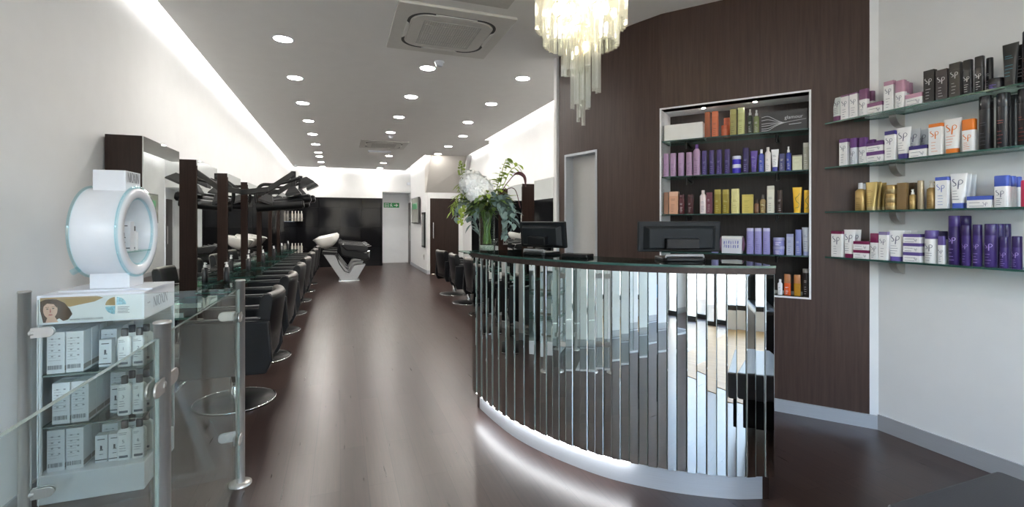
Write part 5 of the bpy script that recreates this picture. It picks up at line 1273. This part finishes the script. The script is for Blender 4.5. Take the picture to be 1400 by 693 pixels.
# ------------------------------------------------------------------ wash units at the back
M_BASIN = mat('white ceramic', RGB(238, 236, 232), 0.15, noise=0.01, coat=0.3)
M_WASHGREY = mat('silver grey wash base', RGB(176, 178, 180), 0.4, 0.2, noise=0.05, scale=60)
def wash_unit(y, label):
    t = thing('backwash_unit', label, 'wash unit', (0, y, 0), 0, 'backwash units')
    Q = lambda poly, y0, y1, m: m.prism(poly, y0, y1, 0, Matrix(((1, 0, 0, 0), (0, 0, -1, 0), (0, 1, 0, 0), (0, 0, 0, 1))))
    m = MB(); Q([(-.36, .62), (-.14, .62), (.20, .16), (.30, .34), (.40, .36), (.56, .36), (.36, .012), (.02, .012)], -.16, .16, m); m.build('v_base', M_WASHGREY, t, .006)
    m = MB(); m.box((.20, 0, .006), (.46, .40, .012)); m.build('floor_plate', M_CHROME, t)
    m = MB(); Q([(-.40, .615), (-.12, .60), (-.06, .66), (-.38, .69)], -.18, .18, m); m.build('basin_mount', M_BLACK, t, .01)
    # basin: shell leaning towards the seat, high lip at the neck end
    rings = []
    for k in range(13):
        u = -1 + 2 * k / 12; wv = math.sqrt(max(0.02, 1 - abs(u) ** 3)) * .25; x = -.335 + .255 * u; top = .965 + .115 * (u + 1) / 2 - .02 * (u < -.9)
        dpt = .26 * math.sqrt(max(.03, 1 - u * u)) + .02
        ring_ = [(x, wv, top), (x + .03, wv * .9, top - dpt * .5), (x + .06, wv * .45, top - dpt), (x + .06, -wv * .45, top - dpt), (x + .03, -wv * .9, top - dpt * .5), (x, -wv, top), (x, -wv * .86, top - .012), (x + .03, -wv * .75, top - dpt * .42), (x + .05, -wv * .3, top - dpt * .82), (x + .05, wv * .3, top - dpt * .82), (x + .03, wv * .75, top - dpt * .42), (x, wv * .86, top - .012)]
        rings.append(ring_)
    m = MB(); m.loft(rings); b = m.build('basin', M_BASIN, t); md = b.modifiers.new('sub', 'SUBSURF'); md.levels = 1; md.render_levels = 2
    m = MB(); m.tube([(-.28, .10, .80), (-.28, .10, .98), (-.20, .10, 1.03)], .012, 8); m.tube([(-.30, -.08, .80), (-.30, -.08, .93)], .02, 8); m.build('tap', M_CHROME, b)
    m = MB(); Q([(-.04, .88), (.02, .90), (.16, .74), (.60, .64), (.66, .50), (.58, .46), (.10, .56), (.02, .60)], -.24, .24, m); m.build('recliner_seat', M_LEATHER, t, .03, 3)
    for s_ in (-1, 1):
        m = MB(); Q([(.02, .84), (.10, .86), (.58, .80), (.62, .70), (.56, .66), (.14, .70)], s_ * .30 - .045, s_ * .30 + .045, m); m.build('armrest', M_LEATHER, t, .02, 3)
    m = MB(); m.box((.62, 0, .60), (.05, .44, .16)); m.tube([(.56, -.30, .78), (.68, -.30, .80)], .010, 8); m.tube([(.56, .30, .78), (.68, .30, .80)], .010, 8); m.build('leg_rest', M_CHROME, t, .006)
    m = MB(); m.tube([(-.10, -.17, .62), (-.02, -.18, .40), (.10, -.18, .22), (.2, -.17, .18)], .008, 8); m.build('hose', M_BLACK, t)
    return t
for k, y in enumerate((11.75, 12.75, 13.75)):
    wash_unit(y, 'white basin backwash unit with black recliner, %s from the camera' % ('nearest', 'second', 'furthest')[k])

# ------------------------------------------------------------------ hair processors on wall arms above the left mirrors
def processor(y, label, dz, k_):
    t = thing('hair_processor', label, 'hair dryer', (XL, y, dz), 0, 'wall-mounted hair processors')
    def beam(m, a, b, w, h):
        a = Vector(a); b = Vector(b); d = b - a; R = Matrix.Translation((a + b) / 2) @ d.to_track_quat('X', 'Z').to_matrix().to_4x4(); m.box((0, 0, 0), (d.length, w, h), 0, R)
    m = MB(); m.box((.035, 0, 1.74), (.074, .14, .30)); m.build('wall_bracket', M_BLACK, t, .01)
    m = MB(); beam(m, (.06, 0, 1.74), (.50, .02, 1.80), .06, .07); m.build('wall_arm', M_BLACKSAT, t, .008)
    m = MB(); beam(m, (.46, .02, 1.77), (.80, .05, 2.03), .055, .07); m.build('rising_beam', M_BLACKSAT, t, .008)
    m = MB(); beam(m, (.80, .05, 2.06), (.80, .05, 1.84), .05, .06); m.build('drop_post', M_BLACK, t, .006)
    m = MB(); m.tube([tuple(p) for p in catmull([(.44, .03, 1.56), (.36, .03, 1.62), (.35, .03, 1.76), (.42, .03, 1.86), (.56, .03, 1.87), (.72, .03, 1.91), (.88, .03, 1.97)], 6)], .022, 10); m.build('curved_neck', M_BLACKSAT, t)
    for p, tl in (((.95, .03, 1.945), .45), ((.79, .05, 1.82), .15), ((.50, .02, 1.70), -.35)):
        R = Matrix.Translation(p) @ Matrix.Rotation(-tl, 4, 'Y')
        m = MB(); q4 = ((1, 1), (-1, 1), (-1, -1), (1, -1))
        m.loft([[(x * .095, yy_ * .13, -.085) for x, yy_ in q4], [(x * .09, yy_ * .125, -.06) for x, yy_ in q4], [(x * .035, yy_ * .06, .03) for x, yy_ in q4]], 0, False, True, R)
        hh = m.build('heater_hood', M_BLACK, t, .006)
        m = MB(); m.box((0, 0, -.086), (.16, .23, .004), 0, R); m.build('heater_grille', M_GREYMET, hh)
    for a, b in (((.36, .02, 1.56), (.92, -.03, 1.61)), ((.46, .14, 1.60), (1.0, .12, 1.70))):
        m = MB(); a = Vector(a); b = Vector(b); m.tube([a, b], .062, 16); m.tube([a.lerp(b, .96), a.lerp(b, 1.03)], [.056, .048], 16); m.build('heater_roller', M_BLACK, t)
    return t
processor(7.06, 'black hair processor on a wall arm above the mirrors, nearest of the two', -.02, 0)
processor(8.28, 'black hair processor on a wall arm above the mirrors, further of the two', .03, 1)

# ------------------------------------------------------------------ back wall and corridor details
t = thing('exit_sign', 'green and white emergency exit sign in the recess beside the tiled wall', 'sign', (1.62, YB + .888, 1.93))
G_ = mat('exit green', RGB(20, 140, 70), 0.4, noise=0.02); MB().box((0, 0, 0), (.50, .012, .16)).build('sign_board', G_, t)
m = MB(); f = lambda x, z: (x, -.0075, z)
for pts, w in (([(-.21, -.05), (-.21, .05), (-.09, .05), (-.09, -.05), (-.21, -.05)], .014), ([(-.19, 0), (-.11, 0)], .02), ([(-.04, .03), (-.01, .0), (-.04, -.05)], .018), ([(-.01, 0), (.03, -.05)], .018), ([(-.05, .0), (.02, .02)], .014), ([(.08, 0), (.19, 0)], .024), ([(.15, .045), (.20, 0), (.15, -.045)], .022)): ribbon(m, pts, w, 0, f)
m.add([f(-.01 + .016 * math.cos(a), .052 + .016 * math.sin(a)) for a in [2 * PI * i / 12 for i in range(12)]], [tuple(range(12))])
m.build('pictogram', mat('sign white', RGB(240, 242, 238), 0.4), t)
t = thing('wall_screen', 'grey flat screen hanging high on the white wall before the brown door', 'screen', (2.129, 14.0, 1.70), 0)
MB().box((-.05, 0, 0), (.05, 1.30, .74)).build('screen_case', mat('screen case', RGB(70, 70, 68), 0.4), t, .008)
MB().box((-.0765, 0, 0), (.003, 1.24, .68)).build('screen_face', mat('screen face', RGB(150, 152, 142), 0.25, noise=0.06, scale=3), t)
m = MB()
ribbon(m, [(-.46, .12), (.46, .12)], .17, 0, lambda x, z: (-.0788, -x, z)); m.build('screen_banner', mat('screen text', RGB(60, 130, 84), 0.4), t)
MB().box((-.0125, 0, 0), (.025, .3, .3)).build('wall_mount', M_BLACK, t)
t = thing('notice_frame', 'tall narrow black frame on the white wall below the screen', 'frame', (2.129, 12.78, 1.15))
MB().box((-.02, 0, 0), (.04, .42, .94)).build('frame', M_BLACK, t, .004); MB().box((-.0415, 0, 0), (.003, .34, .84)).build('panel', mat('frame panel', RGB(60, 48, 40), 0.15), t)
t = thing('wall_switch', 'small switch plate low on the white wall near the brown door', 'switch', (2.129, 12.80, .42))
MB().box((-.006, 0, 0), (.012, .09, .14)).build('plate', M_STEEL, t, .003); MB().box((-.014, 0, .02), (.004, .03, .05)).build('rocker', M_BLACK, t)
for kk, zz_ in enumerate((1.55, .60)):
    t = thing('bottle_rack', 'small rack of white tipped bottles on the black tiles, %s one' % ('upper', 'lower')[kk], 'rack', (-1.20, YB - .04, zz_), 0, 'bottle racks')
    m = MB(); m.box((0, -.06, -.17), (.36, .12, .012)); m.tube([(-.18, -.12, -.08), (.18, -.12, -.08)], .006, 6); m.tube([(-.18, 0, -.08), (-.18, -.12, -.08)], .006, 6); m.tube([(.18, 0, -.08), (.18, -.12, -.08)], .006, 6); m.build('rack_frame', M_CHROME, t)
    for i in range(4):
        product('oil', 'white bottle in the %s rack on the black tiles, %s from the left' % (('upper', 'lower')[kk], ('first', 'second', 'third', 'fourth')[i]), (-1.20 - .126 + .084 * i, YB - .10, zz_ - .163), 0, .06, .30, .05, pc(206, 202, 192), pc(226, 224, 218), None, 'rack bottles', capf=.2)
# small things on the left counters
for k in range(1, NL):
    y = 3.66 + 1.22 * k + .36; rk = random.Random(k)
    product('spray', 'small black spray bottle on the glass counter at the %s left mirror' % ORD[k], (-1.09, y + .30, .7326), -PI / 2, .055, .20, .055, BLK2, pc(210, 210, 210), None, 'counter sprays')
# counters under the right mirrors
for k in range(4):
    y = 5.20 + 1.06 * k + .30
    t = thing('glass_counter', 'clear glass counter in front of the %s right-hand mirror' % ORD[k].replace('nearest', 'first'), 'counter', (2.415, y, 0.78), 0, 'right glass counters')
    m = MB(); m.prism(rounded_rect(0.26, 0.80, 0.03, 4, -0.132, 0), 0.0, 0.012, 0, None, 1); m.build('glass_top', [M_SHELFGLASS, M_EDGE], t)
    m = MB()
    for s_ in (-1, 1): m.box((-.09, s_ * .2, -.02), (.18, .02, .04))
    m.build('bracket', M_CHROME, t, .003)

# ------------------------------------------------------------------ bench at the right foreground
t = thing('bench', 'black upholstered waiting bench at the bottom right corner', 'bench', (1.97, 0.72, 0))
m = MB(); m.prism(rounded_rect(0.62, 0.62, 0.02), 0.26, 0.42); m.build('seat_pad', mat('charcoal vinyl', RGB(50, 50, 54), 0.42, noise=0.08, scale=160, bump=0.1), t, 0.012, 3)
m = MB(); m.box((0, 0, .17), (.56, .56, .18)); m.build('base', M_BLACK, t, .005)
for sx in (-1, 1):
    for sy in (-1, 1): MB().box((sx * .24, sy * .24, .04), (.05, .05, .08)).build('leg', M_CHROME, t, .003)

# ------------------------------------------------------------------ shop front behind the camera (seen in the mirror strips)
fw = MB()
fw.box((XL + .15, YF - .08, 1.7), (.5, .16, 3.4)); fw.box((XR - .1, YF - .08, 1.7), (.4, .16, 3.4)); fw.box((.95, YF - .08, 3.1), (4.7, .16, .6)); fw.box((2.0, YF - .08, .12), (2.4, .16, .24))
struct(fw.build('wall_front', M_WALL))
def shop_window(nm, x0, x1, z0, z1):
    m = MB(); 
    for x in (x0 + .03, x1 - .03): m.box((x, YF - .06, (z0 + z1) / 2), (.06, .08, z1 - z0))
    for z in (z0 + .03, z1 - .03): m.box(((x0 + x1) / 2, YF - .06, z), (x1 - x0 - .12, .08, .06))
    o = struct(m.build(nm, mat('dark window frame', RGB(58, 60, 62), 0.4, 0.4)))
    MB().box(((x0 + x1) / 2, YF - .06, (z0 + z1) / 2), (x1 - x0 - .12, .008, z1 - z0 - .12)).build('window_glass', M_PANE, o)
    return o
shop_window('window_1', .80, 1.95, .24, 2.8); shop_window('window_2', 1.95, 3.10, .24, 2.8); dd = shop_window('door_4', -1.0, .80, 0.0, 2.8)
m = MB(); m.tube([(.62, YF + .03, .9), (.62, YF + .03, 1.5)], .014, 10); m.tube([(.62, YF + .03, .95), (.62, YF - .03, .95)], .009, 8); m.tube([(.62, YF + .03, 1.45), (.62, YF - .03, 1.45)], .009, 8); m.build('door_handle', M_CHROME, dd)
m = MB(); m.prism([(.50, YF + .01), (3.24, YF + .01), (3.24, .35), (1.60, .35), (.66, -.03), (.50, -.10)], 0.0, .004)
struct(m.build('floor_front', M_OAK))
t = thing('armchair', 'black armchair near the shop window at the front', 'armchair', (2.80, -.30, 0.004), .15)
m = MB(); m.box((0, 0, .25), (.72, .70, .30)); m.build('seat', M_LEATHER, t, .03, 3)
m = MB(); m.box((0, -.30, .55), (.72, .14, .62)); m.build('backrest', M_LEATHER, t, .04, 3)
for s_ in (-1, 1):
    m = MB(); m.box((s_ * .33, .0, .36), (.12, .70, .52)); m.build('armrest', M_LEATHER, t, .03, 3)
for sx in (-1, 1):
    for sy in (-1, 1): MB().box((sx * .30, sy * .28, .05), (.05, .05, .10)).build('leg', M_CHROME, t)
m = MB(); m.ball((0, 0, 0), .2, 14, sc=(1, .45, 1)); tag(m.build('cushion', mat('turquoise cushion', RGB(40, 150, 190), 0.7, noise=0.25, scale=40), None, loc=(2.78, -.36, .605), rz=.15), 'turquoise cushion lying on the black armchair', 'cushion')
# street
struct(MB().box((1, YF - 4.2, -.12), (30, 8.0, .1)).build('pavement', mat('pavement', RGB(120, 118, 115), 0.8, noise=0.15, scale=3)))
bt = thing('street_building', 'pale stone building across the street', 'building', (1, YF - 8, 0))
MB().box((0, -.5, 1.9), (26, 1.0, 3.8)).build('facade', mat('pale stone', RGB(158, 153, 144), 0.8, noise=0.08, scale=2), bt)
for i in range(-4, 5):
    for zz_ in (1.5,):
        w = MB().box((i * 2.6, .02, zz_), (1.3, .06, 1.9)).build('window', mat('street window', RGB(60, 66, 72), 0.1), bt)

# ------------------------------------------------------------------ world
wd_ = bpy.data.worlds.new('sky'); SC.world = wd_; wd_.use_nodes = True
nt = wd_.node_tree; bg = nt.nodes['Background']
sk = nt.nodes.new('ShaderNodeTexSky'); sk.sky_type = 'NISHITA'; sk.sun_disc = False; sk.sun_elevation = math.radians(42); sk.sun_rotation = math.radians(20); sk.air_density = 1.2; sk.dust_density = 3.0
hs = nt.nodes.new('ShaderNodeHueSaturation'); hs.inputs['Saturation'].default_value = 0.8
nt.links.new(sk.outputs[0], hs.inputs['Color']); nt.links.new(hs.outputs[0], bg.inputs['Color'])
bg.inputs['Strength'].default_value = 3.6
